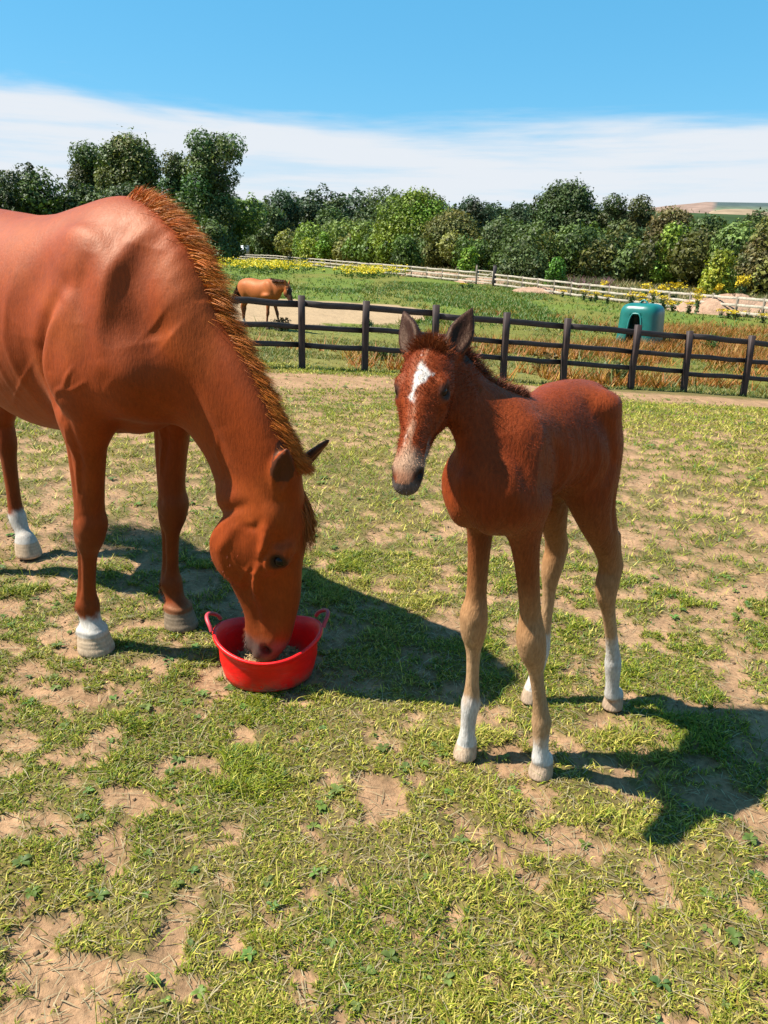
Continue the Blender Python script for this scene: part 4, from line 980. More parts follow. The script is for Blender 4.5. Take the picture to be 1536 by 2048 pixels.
# left: the tall trees
T('poplar_tree', 'tall broad poplar with the widest dome, behind the mare\'s withers', 176, 326, 260, 135, (.062, .086, .030), style='round', seed=20, leaf=.34, lobes=46, bottom=.1, dens=1.15)
T('poplar_tree', 'slightly lower grey green poplar left of the wide domed poplar', 122, 214, 286, 140, (.052, .080, .034), style='poplar', seed=21, leaf=.34, lobes=26, dens=1.2)
T('poplar_tree', 'tall loose poplar with gaps in its crown, right of the wide domed one', 362, 484, 262, 125, (.058, .090, .040), style='loose', seed=22, leaf=.32, lobes=46, dens=1.3, bottom=.05)
T('poplar_tree', 'dark narrower poplar tucked between the domed and the loose poplar', 318, 392, 303, 128, (.036, .062, .028), style='poplar', seed=23, leaf=.32, lobes=26, dens=1.2, bottom=.05)
T('pine_tree', 'dark pine with a pale bare trunk in front of the tall poplars', 120, 200, 362, 118, (.026, .046, .022), style='loose', seed=24, leaf=.32, lobes=18, dens=1.3, bottom=.3)
T('pine_tree', 'wide dark pine just above the mare\'s back', 190, 330, 372, 116, (.034, .055, .024), style='round', seed=25, leaf=.32, lobes=22, bottom=.2)
T('tree', 'dark leafy tree at the left edge of the photo', -60, 48, 338, 120, (.036, .058, .022), seed=26, leaf=.34, lobes=26)
T('tree', 'dark low tree between the edge tree and the dead larch', 30, 92, 366, 126, (.030, .050, .022), seed=27, leaf=.34, lobes=16)
T('tree', 'dark low tree between the larch and the poplars', 72, 146, 371, 124, (.028, .048, .024), seed=28, leaf=.34, lobes=20)
T('tree', 'grey green shrubby tree at the foot of the loose poplar', 385, 462, 440, 105, (.050, .085, .036), seed=29, leaf=.30, lobes=18)
# dead-topped larch: bare drooping branches
def larch():
    p = at(56, 325, 122); gz = float(hgt(p[0], p[1])); Hh = p[2]-gz; root = empty('larch_tree', (p[0], p[1], gz)); tag(root, 'thin larch with a bare see-through top sticking out above the dark trees', 'tree')
    r = np.random.default_rng(77); parts = [limb_tube([(0, 0, 0), (0, 0, Hh*.6), (.1, 0, Hh)], [.22, .12, .02])]; lv = []
    for i in range(60):
        z = Hh*(.50+.49*r.random()); a = r.random()*2*PI; l = (Hh-z)*.42+.4; t = np.array([math.cos(a), math.sin(a), 0]); e = np.array([0, 0, z])+t*l+np.array([0, 0, l*.25])
        parts.append(limb_tube([(0, 0, z), (np.array([0, 0, z])+e)/2-[0, 0, .15], e], [.05, .035, .012], 4))
        m = 7; k = r.random((m, 1)); lv.append(np.array([0, 0, z])*(1-k)+e*k+r.normal(size=(m, 3))*.12)
    V, F, _ = join(parts); mesh_np('trunk', V, F, M_BARK, root)
    P = np.vstack(lv); V, F, C = quads_at(P, r.normal(size=P.shape), .22+.12*r.random(len(P)), r, np.tile((.05, .062, .035), (len(P), 1))*(.7+.6*r.random((len(P), 1)))); mesh_np('crown', V, F, M_LEAF, root, False, C)
larch()
# the hedgerow, left to right
hb = 'bushes of the hedgerow behind the pale fence'
T('bush', 'mid green bush beside the white trailer, on its left', 405, 470, 462, 215, G_MID, seed=40, leaf=.42, lobes=14, group=hb, cat='bush')
T('bush', 'dull green bush directly behind the white trailer', 455, 540, 449, 212, (.060, .085, .030), seed=41, leaf=.42, lobes=16, group=hb, cat='bush')
T('bush', 'warm green bush right of the trailer with a lighter face', 515, 580, 452, 200, (.085, .115, .028), seed=42, leaf=.42, lobes=16, group=hb, cat='bush')
T('bush', 'dark olive bush in the hedge left of the lime bush', 560, 625, 448, 190, (.062, .078, .028), seed=43, leaf=.40, lobes=16, group=hb, cat='bush')
T('bush', 'lime green bush, the brightest small one in the left of the hedge', 596, 642, 474, 160, (.17, .24, .035), seed=44, leaf=.32, lobes=12, group=hb, cat='bush')
T('bush', 'grass green upright bush touching the lime bush on its right', 630, 672, 462, 158, (.10, .18, .025), seed=45, leaf=.32, lobes=12, group=hb, cat='bush')
T('bush', 'yellow green spreading bush behind the upright grass green one', 640, 742, 443, 165, (.115, .15, .035), seed=46, leaf=.36, lobes=18, group=hb, cat='bush')
T('bush', 'dark bush in the hedge left of the bright round tree', 700, 775, 455, 150, (.045, .070, .026), seed=47, leaf=.34, lobes=16, group=hb, cat='bush')
T('maple_tree', 'bright green round tree, the biggest crown in the middle of the hedge', 752, 912, 384, 130, (.115, .170, .024), seed=48, leaf=.32, lobes=36, dens=1.1)
T('tree', 'olive brown rounded tree right of the bright round one', 842, 978, 424, 118, (.082, .090, .034), seed=49, leaf=.30, lobes=26)
T('bush', 'small fresh green bush low in front of the olive tree', 780, 850, 470, 112, (.055, .098, .025), seed=50, leaf=.28, lobes=12, group=hb, cat='bush')
T('bush', 'bright green low bush beside the gate posts', 918, 962, 488, 100, (.10, .19, .03), seed=51, leaf=.24, lobes=10, group=hb, cat='bush')
T('tree', 'mid green tree between the olive tree and the big hawthorn', 950, 1075, 440, 115, (.050, .075, .030), seed=52, leaf=.30, lobes=22)
T('hawthorn_tree', 'big dark hawthorn with the highest twiggy top in the right half', 1062, 1228, 369, 104, (.034, .058, .024), seed=53, leaf=.27, lobes=40, dens=1.2, hue=.28)
T('hawthorn_tree', 'thin topped hawthorn right of the biggest dark one', 1205, 1312, 391, 100, (.055, .070, .034), seed=54, leaf=.25, lobes=34, style='loose', dens=1.3, bottom=.05)
T('hawthorn_tree', 'brownish hawthorn with dry twigs, left of the pink hill field', 1285, 1402, 408, 96, (.080, .078, .042), seed=55, leaf=.25, lobes=26, dens=1.0)
T('bush', 'dark dense bush filling the hedge under the thin topped hawthorn', 1150, 1290, 455, 92, (.034, .058, .026), seed=56, leaf=.25, lobes=24, group=hb, cat='bush')
T('bush', 'fresh green leafy bush below the pink hill field', 1318, 1398, 432, 84, (.100, .165, .030), seed=57, leaf=.24, lobes=18, group=hb, cat='bush')
T('tree', 'dark green tree under the hill at the right', 1368, 1470, 418, 88, (.045, .075, .028), seed=58, leaf=.25, lobes=26)
T('tree', 'dark tree at the right edge of the photo', 1440, 1600, 428, 84, (.038, .062, .026), seed=59, leaf=.25, lobes=30)
T('bush', 'yellow green bush low in the hedge near the right edge', 1408, 1482, 498, 68, (.165, .210, .030), seed=60, leaf=.20, lobes=14, group=hb, cat='bush')
T('bush', 'small vivid green bush at the foot of the big hawthorn', 1092, 1140, 516, 76, (.075, .16, .030), seed=61, leaf=.18, lobes=10, group=hb, cat='bush')
T('bush', 'dark bush in the hedge left of the vivid small one', 1000, 1110, 478, 90, (.042, .066, .030), seed=62, leaf=.24, lobes=16, group=hb, cat='bush')
T('bush', 'dusty brown green bush at the foot of the right hedge', 1470, 1580, 470, 74, (.075, .075, .040), seed=63, leaf=.22, lobes=16, group=hb, cat='bush')

def hedge(label, pts, hmin, hmax, cols, seed, leaf=.26, dens=1.0):
    """a thick unclipped hedge standing along ground points pts"""
    r = np.random.default_rng(seed); pts = np.array(pts, float); root = empty('hedge', (pts[0][0], pts[0][1], float(hgt(pts[0][0], pts[0][1])))); tag(root, label, 'hedge')
    L = np.linalg.norm(np.diff(pts, axis=0), axis=1); cum = np.concatenate([[0], np.cumsum(L)]); Ps, Ns, Cs, Sz, st = [], [], [], [], []
    s_ = 0
    while s_ < cum[-1]:
        x = np.interp(s_, cum, pts[:, 0]); y = np.interp(s_, cum, pts[:, 1]); Hh = hmin+(hmax-hmin)*r.random(); gz = float(hgt(x, y)); base = np.array(cols[r.integers(len(cols))])*np.array([2.65, 2.4, 1.5])*(1+.2*r.normal())
        for q in range(5):
            R = Hh*(.20+.16*r.random()); c = np.array([x+r.normal()*Hh*.25, y+r.normal()*Hh*.15, gz+R*.7+(Hh-R*1.7)*r.random()])
            n = int(13*dens*R*R/(leaf*leaf)); d = r.normal(size=(n, 3)); d /= np.linalg.norm(d, axis=1, keepdims=True)
            Ps.append(c+d*R*(1-.35*r.random((n, 1))**1.6)*(1+.2*np.sin(d[:, :1]*7)*np.sin(d[:, 2:]*8))); N = d*.9+r.normal(size=(n, 3))*.55; N[:, 2] += .25; Ns.append(N)
            Cs.append(np.clip(base*(1+.2*r.normal())*(1+.3*r.normal(size=(n, 1))), .004, .6)); Sz.append(leaf*(.55+.8*r.random(n)))
        st.append(limb_tube([(x, y, gz-.2), (x+.1, y, gz+Hh*.7)], [.07, .03], 4)); s_ += Hh*.42
    P = np.vstack(Ps); V, F, C = quads_at(P, np.vstack(Ns), np.concatenate(Sz), r, np.vstack(Cs)); o = np.array(root.location)
    mesh_np('foliage', V-o, F, M_LEAF, root, False, C); V, F, _ = join(st); mesh_np('stem', V-o, F, M_BARK, root)['kind'] = 'stuff'
def back_of(px, Y): p = at(px, 540, Y); return (p[0], Y)
hedge('long mixed hedge running behind the pale fence on the left half', [back_of(x, Y) for x, Y in ((395, 222), (520, 205), (640, 172), (760, 142), (850, 124))], 6.0, 9.0, [G_MID, G_OLIVE, (.06, .09, .03), (.09, .14, .03)], 301, .42)
hedge('dense dark hedge running behind the pale fence on the right half', [back_of(x, Y) for x, Y in ((840, 126), (960, 108), (1100, 96), (1300, 88), (1450, 80), (1640, 72))], 4.4, 7.4, [G_DARK, G_MID, G_OLIVE, (.05, .08, .03)], 302, .28)
hedge('dark belt of low trees and scrub behind the mare\'s back', [(-75, 100), back_of(-60, 112), back_of(120, 116), back_of(280, 118), back_of(400, 122), back_of(450, 140)], 9.5, 12.5, [G_DARK, (.034, .056, .026), G_MID], 303, .36)
hedge('low edge of the far wood showing between its big crowns', [back_of(x, 275) for x in (430, 600, 800, 950, 1090)], 19, 24.5, [G_FAR, (.04, .065, .032)], 304, .8)

# ------------------------------------------------------------------ hills far right
def hill(name, prof, Y, depth, colf, base=-5):
    P = []; n = len(prof)
    xs = np.linspace(prof[0][0], prof[-1][0], 60); ys = np.interp(xs, [p[0] for p in prof], [p[1] for p in prof]); rows = 10; V = []
    top = [at(x, y, Y) for x, y in zip(xs, ys)]
    for j in range(rows+1):
        t = j/rows
        for p in top:
            k = Y-depth*(1-t)
            V.append((p[0]*(k/Y)*1.0, k, base+(p[2]-base)*math.sin(t*PI/2)**1.1))
    for p in top: V.append((p[0]*1.15, Y*1.25, base))
    m = len(xs); F = [(j*m+i, j*m+i+1, (j+1)*m+i+1, (j+1)*m+i) for j in range(rows+1) for i in range(m-1)]
    V = np.array(V); C = colf(V); return tag(mesh_np(name, V, np.array(F), M_HILL, None, True, C), kind='structure')
M_HILL, _nt, _b = new_mat('hill_fields'); _v = coords(_nt); _nt.links.new(mixc(_nt, 1.0, attr(_nt), ramp(_nt, [(.35, (.8, .8, .8)), (.65, (1.2, 1.2, 1.2))], noise(_nt, .03, 6, .6, _v)), 'MULTIPLY'), _b.inputs['Base Color']); _b.inputs['Roughness'].default_value = 1; _b.inputs['Specular IOR Level'].default_value = 0
hill('hill', [(1180, 470), (1290, 420), (1340, 414), (1385, 410), (1410, 407), (1470, 408), (1540, 409), (1700, 414), (1900, 440)], 1900, 700, lambda V: np.where(((V[:, 0]/V[:, 1] < .405)[:, None]), (.36, .25, .20), np.where((V[:, 2] > 128)[:, None], (.10, .14, .14), (.20, .24, .15))))
hill('hill', [(1380, 470), (1420, 424), (1450, 420), (1500, 420), (1560, 430), (1750, 460)], 1200, 350, lambda V: np.tile((.40, .30, .20), (len(V), 1)))
hill('hill', [(-900, 450), (-500, 430), (0, 420), (500, 425), (1000, 420), (1300, 425), (1700, 440), (2400, 450)], 700, 250, lambda V: np.tile((.06, .10, .045), (len(V), 1)))
# ------------------------------------------------------------------ mesh bits
def box_vf(x0, x1, y0, y1, z0, z1):
    V = np.array([(x, y, z) for z in (z0, z1) for y in (y0, y1) for x in (x0, x1)], float)
    return V, np.array([(0, 2, 3, 1), (4, 5, 7, 6), (0, 1, 5, 4), (2, 6, 7, 3), (0, 4, 6, 2), (1, 3, 7, 5)])
def bevel_beam(L, w, h, e=.008, n=5, warp=.006, seed=0, taper=0):
    """a slightly crooked sawn board or post along +x, length L, width w (y), height h (z), with bevelled edges"""
    r = np.random.default_rng(seed); prof = [(-w/2+e, -h/2), (w/2-e, -h/2), (w/2, -h/2+e), (w/2, h/2-e), (w/2-e, h/2), (-w/2+e, h/2), (-w/2, h/2-e), (-w/2, -h/2+e)]
    V = []; m = len(prof)
    for i in range(n+1):
        t = i/n; dy, dz = r.normal()*warp, r.normal()*warp
        if i in (0, n): dy *= .3; dz *= .3
        for y, z in prof: V.append((t*L, y*(1-taper*t)+dy, z*(1-taper*t)+dz))
    F = [(i*m+k, (i+1)*m+k, (i+1)*m+(k+1) % m, i*m+(k+1) % m) for i in range(n) for k in range(m)]
    V.append((0, 0, 0)); V.append((L, 0, 0)); a, b = len(V)-2, len(V)-1
    F4 = np.array(F)[:, ::-1]; T = [(a, k, (k+1) % m) for k in range(m)]+[(b, n*m+(k+1) % m, n*m+k) for k in range(m)]
    return np.array(V), [F4, np.array(T)[:, ::-1]]
def beam_obj(name, p0, p1, w, h, mat, parent, seed=0, up=(0, 0, 1), over=0.0, n=5, warp=.006, me=None):
    p0 = Vector(p0); p1 = Vector(p1); d = (p1-p0); L = d.length+2*over; p0 = p0-d.normalized()*over; x = d.normalized(); y = Vector(up).cross(x).normalized(); z = x.cross(y)
    if me is None:
        V, F = bevel_beam(L, w, h, seed=seed, n=n, warp=warp); o = mesh_np(name, V, F, mat, parent)
    else:
        o = D.objects.new(name, me); col.objects.link(o); o.parent = parent
    M = Matrix(((x[0], y[0], z[0], p0[0]), (x[1], y[1], z[1], p0[1]), (x[2], y[2], z[2], p0[2]), (0, 0, 0, 1)))
    o.matrix_basis = Matrix.Translation(-parent.location)@M if parent else M
    return o
def wood_mat(name, c, rough=.75, var=.4, spec=.3):
    m, nt, b = new_mat(name); v = coords(nt, (3, 45, 45)); n1 = noise(nt, 1.0, 6, .65, v, .6); n2 = noise(nt, 7, 4, .5, coords(nt))
    c = tuple(x*TONE for x in c); lo = tuple(x*(1-var) for x in c); hi = tuple(x*(1+var) for x in c)
    cc = mixc(nt, 1.0, ramp(nt, [(.3, lo), (.7, hi)], n1), ramp(nt, [(.3, (.75, .75, .75)), (.7, (1.25, 1.22, 1.2))], n2), 'MULTIPLY')
    nt.links.new(cc, b.inputs['Base Color']); b.inputs['Roughness'].default_value = rough; b.inputs['Specular IOR Level'].default_value = spec; bump(nt, b, n1, .5, .004); return m
M_TAR = wood_mat('tarred_wood', (.050, .036, .034), .62, .8, .45); M_TARP = wood_mat('tarred_post', (.060, .034, .028), .7, .75, .4)
M_PALE = wood_mat('weathered_pale_wood', (.62, .55, .44), .8, .15); M_PALEP = wood_mat('weathered_post', (.30, .25, .19), .85, .3)

# ------------------------------------------------------------------ the dark post and rail fence
def dark_fence():
    fp = []
    for (x, y, x2, y2) in FENCE_PX: p = on_line(x, y, FA, FB); fp.append(np.array([p[0], p[1], float(hgt(p[0], p[1]))]))
    sp = (fp[-1]-fp[0])/(len(fp)-1)
    for i in range(1, 7): q = fp[-1] if i == 1 else q; q = q+sp*[1, 1, 0]; q[2] = float(hgt(q[0], q[1])); fp.append(q.copy())
    q = fp[0].copy()
    for i in range(6): q = q-sp*[1, 1, 0]; q[2] = float(hgt(q[0], q[1])); fp.insert(0, q.copy())
    root = empty('wooden_fence', tuple(fp[0])); tag(root, 'dark tarred post and rail fence crossing the paddock behind the foal', 'fence')
    r = np.random.default_rng(3); H_ = 1.19; along = nrm(sp*[1, 1, 0]); perp = np.array([-along[1], along[0], 0])
    for i, p in enumerate(fp):
        lean = np.array([r.normal()*.018, r.normal()*.02, 0]); beam_obj('post', p-[0, 0, .3], p+[lean[0], lean[1], H_+r.normal()*.015], .105, .10, M_TARP, root, seed=i+50, up=tuple(perp), n=4, warp=.004)
    for k, hh in enumerate((1.06, .70, .385)):
        i = 0
        while i < len(fp)-1:
            j = min(i+2, len(fp)-1) if (i+k) % 2 == 0 or i else i+1
            j = min(j, len(fp)-1); a = fp[i]+perp*.078+[0, 0, hh+r.normal()*.012]; b = fp[j]+perp*.078+[0, 0, hh+r.normal()*.012]
            beam_obj('rail', a, b, .04, .105 if k == 0 else .088, M_TAR, root, seed=100+i*3+k, over=-.002, n=6, warp=.008); i = j
    return fp
fence_posts = dark_fence()

# ------------------------------------------------------------------ the pale post and rail fence far off, with its gate
def white_fence():
    W_ = [np.array([w[0], w[1]]) for w in WHITE]; r = np.random.default_rng(4)
    g0 = at(952, 565, 76.5)[:2]; g1 = at(988, 566, 73.5)[:2]
    def run(pts, label, sp=3.0, tall=1.15, grp='pale rail fences'):
        pts = np.array(pts); L = np.linalg.norm(np.diff(pts, axis=0), axis=1); cum = np.concatenate([[0], np.cumsum(L)]); n = max(1, int(round(cum[-1]/sp))); s = np.linspace(0, cum[-1], n+1)
        P = np.stack([np.interp(s, cum, pts[:, 0]), np.interp(s, cum, pts[:, 1])], 1); P = np.column_stack([P, hgt(P[:, 0], P[:, 1])])
        root = empty('pale_fence', tuple(P[0])); tag(root, label, 'fence')
        for i, p in enumerate(P): beam_obj('post', p-[0, 0, .2], p+[0, 0, tall+.05+r.normal()*.03], .12, .12, M_PALEP, root, seed=i % 7, up=(0, 1, 0), n=2)
        for hh in (1.08, .66, .22):
            for i in range(len(P)-1): beam_obj('rail', P[i]+[0, -.08, hh+r.normal()*.015], P[i+1]+[0, -.08, hh+r.normal()*.015], .05, .15, M_PALE, root, seed=i % 9+20, n=3, warp=.012)
    left = [w for w in W_ if w[1] > 77]+[g0]; right = [g1]+[w for w in W_ if w[1] < 73]
    run(left, 'long pale rail fence running from the far left to the gate', 3.2)
    run(right, 'pale rail fence running from the gate to the right edge', 2.2)
    # gate
    z0 = float(hgt(*g0)); root = empty('field_gate', (g0[0], g0[1], z0)); tag(root, 'pale five-bar field gate in the distant fence line', 'gate')
    a = np.array([g0[0], g0[1], z0]); b = np.array([g1[0], g1[1], float(hgt(*g1))])
    for hh in (.25, .48, .72, .98, 1.30): beam_obj('bar', a+[.1, 0, hh], b+[-.1, 0, hh+.02], .05, .09, M_PALE, root, seed=5, n=2)
    beam_obj('upright', a+[.18, 0, .2], a+[.18, 0, 1.36], .07, .08, simple_mat('blue_grey_paint', (.22, .36, .42), .5), root, up=(0, 1, 0), n=2)
    beam_obj('upright', b+[-.18, 0, .2], b+[-.18, 0, 1.36], .06, .07, M_PALE, root, up=(0, 1, 0), n=2)
    beam_obj('brace', a+[.2, .05, .25], b+[-.2, .05, 1.25], .04, .06, M_PALE, root, n=2)
    for (q, hgt_, w, lab, mt) in ((a, 1.75, .16, 'grey wooden gate post at the left end of the gate', M_PALEP), (b, 1.9, .30, 'thick dark gate post at the right end of the gate', M_TAR)):
        e = empty('gate_post', tuple(q)); tag(e, lab, 'post'); beam_obj('post', q-[0, 0, .3], q+[0, 0, hgt_], w, w, mt, e, up=(0, 1, 0), n=3); beam_obj('cap', q+[0, 0, hgt_], q+[0, 0, hgt_+.05], w*1.1, w*1.1, mt, e, up=(0, 1, 0), n=1, warp=0)
white_fence()

# ------------------------------------------------------------------ horse trailer far off
def trailer():
    Y = 189; p = at(490, 514, Y); z = float(hgt(p[0], Y)); root = empty('horse_trailer', (p[0], Y, z), math.radians(8)); tag(root, 'small white horse trailer parked in front of the distant hedge', 'trailer')
    white = simple_mat('white_paint', (.80, .82, .84), .35, .04, 2, 0); dark = simple_mat('dark_rubber', (.02, .02, .022), .7)
    V, F = [], []
    prof = [(-1.9, .75), (1.9, .75), (1.9, 1.2), (1.75, 3.0), (1.55, 3.15), (-1.8, 3.15), (-1.9, 3.0)]; w = 1.05
    n = len(prof)
    # seen from the rear: the body's width faces us
    for s in (-w, w):
        for a, b in prof: V.append((s, a, b))
    F = [(k, (k+1) % n, n+(k+1) % n, n+k) for k in range(n)]
    mesh_np('body', V, [np.array(F), np.array([list(range(n))[::-1], list(range(n, 2*n))])], white, root)
    Vr, Fr_ = box_vf(-.95, .95, -1.96, -1.91, 1.15, 2.75); mesh_np('ramp_door', Vr, Fr_, simple_mat('pale_grey_panel', (.62, .66, .70), .4, .05, 2, 0), root)
    Vr, Fr_ = box_vf(-.9, .9, -1.95, -1.92, .35, 1.05); mesh_np('underside_panel', Vr, Fr_, dark, root)
    for s in (-1, 1):
        for yy in (-.5, .45):
            me = [(s*.93+sx*.12, yy+.36*math.cos(t), .37+.36*math.sin(t)) for sx in (-1, 1) for t in np.linspace(0, 2*PI, 16, endpoint=False)]
            F = [(k, (k+1) % 16, 16+(k+1) % 16, 16+k) for k in range(16)]; mesh_np('wheel', me, [np.array(F), np.array([list(range(16))[::-1], list(range(16, 32))])], dark, root)
    Vr, Fr_ = box_vf(-.05, .05, 1.9, 3.1, .55, .65); mesh_np('drawbar', Vr, Fr_, dark, root)
trailer()

# ------------------------------------------------------------------ green plastic hay feeder (a hood with an arched opening)
def feeder():
    p = gp(1277, 690); Y = p[1]; top = at(1277, 606, Y); Hh = top[2]-p[2]; w = at(1318, 640, Y)[0]-at(1234, 640, Y)[0]
    root = empty('hay_feeder', (p[0], Y, p[2]), math.radians(-38)); tag(root, 'teal green plastic hay feeder hood with an arched opening, in the rusty weeds', 'feeder')
    m, nt, b = new_mat('teal_plastic'); v = coords(nt); nt.links.new(ramp(nt, [(.3, (.004, .09, .075)), (.7, (.008, .125, .108))], noise(nt, 3, 5, .6, v)), b.inputs['Base Color']); b.inputs['Roughness'].default_value = .33; bump(nt, b, noise(nt, 6, 3, .5, v), .15, .02)
    # super-elliptic shell, thickness 3 cm, openings cut in the front and back and sides
    nu, nv = 96, 26; rx = w/2; ry = w*.46; V = []; keep = []
    def sh(th, t, off):
        e = .55; cx = math.copysign(abs(math.cos(th))**e, math.cos(th)); cy = math.copysign(abs(math.sin(th))**e, math.sin(th))
        k = 1-.10*t if t < .72 else (1-.072)*math.sqrt(max(0, 1-((t-.72)/.285)**2.3)); z = t*Hh if t < .72 else Hh*(.72+.28*math.sin(min(1, (t-.72)/.28)*PI/2))
        kk = max(.0, k)-off/rx; return (rx*cx*kk, ry*cy*kk, z-(off if t > .8 else 0))
    for off in (0, .03):
        for j in range(nv+1):
            for i in range(nu): V.append(sh(2*PI*(i+.5)/nu, j/nv, off))
    def hole(i, j):
        th = 2*PI*(i+1)/nu; t = (j+.5)/nv
        for c, ww in ((PI*1.5, .15), (PI*.5, .15)):
            d = abs((th-c+PI) % (2*PI)-PI)
            top_ = .63*math.sqrt(max(0, 1-(d/ww)**2.6)) if d < ww else 0
            if d < ww and t < .12+top_ and t > -.1: return True
        return False
    N1 = (nv+1)*nu; F = []; hl = np.array([[hole(i, j) for i in range(nu)] for j in range(nv)])
    for j in range(nv):
        for i in range(nu):
            if hl[j, i]: continue
            a, b2, c, d = j*nu+i, j*nu+(i+1) % nu, (j+1)*nu+(i+1) % nu, (j+1)*nu+i; F.append((a, b2, c, d)); F.append((N1+a, N1+d, N1+c, N1+b2))
            if j == 0 or hl[j-1, i]: F.append((a, N1+a, N1+b2, b2))
            if hl[j, (i+1) % nu]: F.append((b2, N1+b2, N1+c, c))
            if hl[j, i-1]: F.append((a, d, N1+d, N1+a))
            if j < nv-1 and hl[j+1, i]: F.append((d, c, N1+c, N1+d))
    mesh_np('hood', V, np.array(F), m, root, True)
    # rolled lips round the openings, lifting lug and foot flanges
    lip = simple_mat('teal_plastic_edge', (.03, .27, .24), .4, .1)
    for c, ww in ((PI*1.5, .15), (PI*.5, .15)):
        P = []
        for k in range(25):
            s = -1+2*k/24; d = ww*s; t = .12+.63*math.sqrt(max(0, 1-abs(s)**2.6)) if abs(s) < 1 else 0.02
            P.append(np.array(sh(c+d, t, -.012)))
        P = [np.array(sh(c-ww, .02, -.012))]+P+[np.array(sh(c+ww, .02, -.012))]
        Vt, Ft = limb_tube(P, [.030]*len(P), 8); mesh_np('opening_lip', Vt, Ft, lip, root, True)
    Vt, Ft = limb_tube([(-.16, 0, Hh*.97), (-.07, 0, Hh*1.05), (0, 0, Hh*1.075), (.07, 0, Hh*1.05), (.16, 0, Hh*.97)], [.03]*5, 8); mesh_np('lifting_lug', Vt, Ft, lip, root, True)
    for c in (PI*.25, PI*.75, PI*1.25, PI*1.75):
        q = np.array(sh(c, .0, 0)); d = nrm([q[0], q[1], 0]); Vt, Ft = limb_tube([q+d*.0+[0, 0, .06], q+d*.16+[0, 0, .04], q+d*.20+[0, 0, .02]], [.12, .09, .02], 8); mesh_np('foot', Vt*[1, 1, .6], Ft, lip, root, True)
feeder()

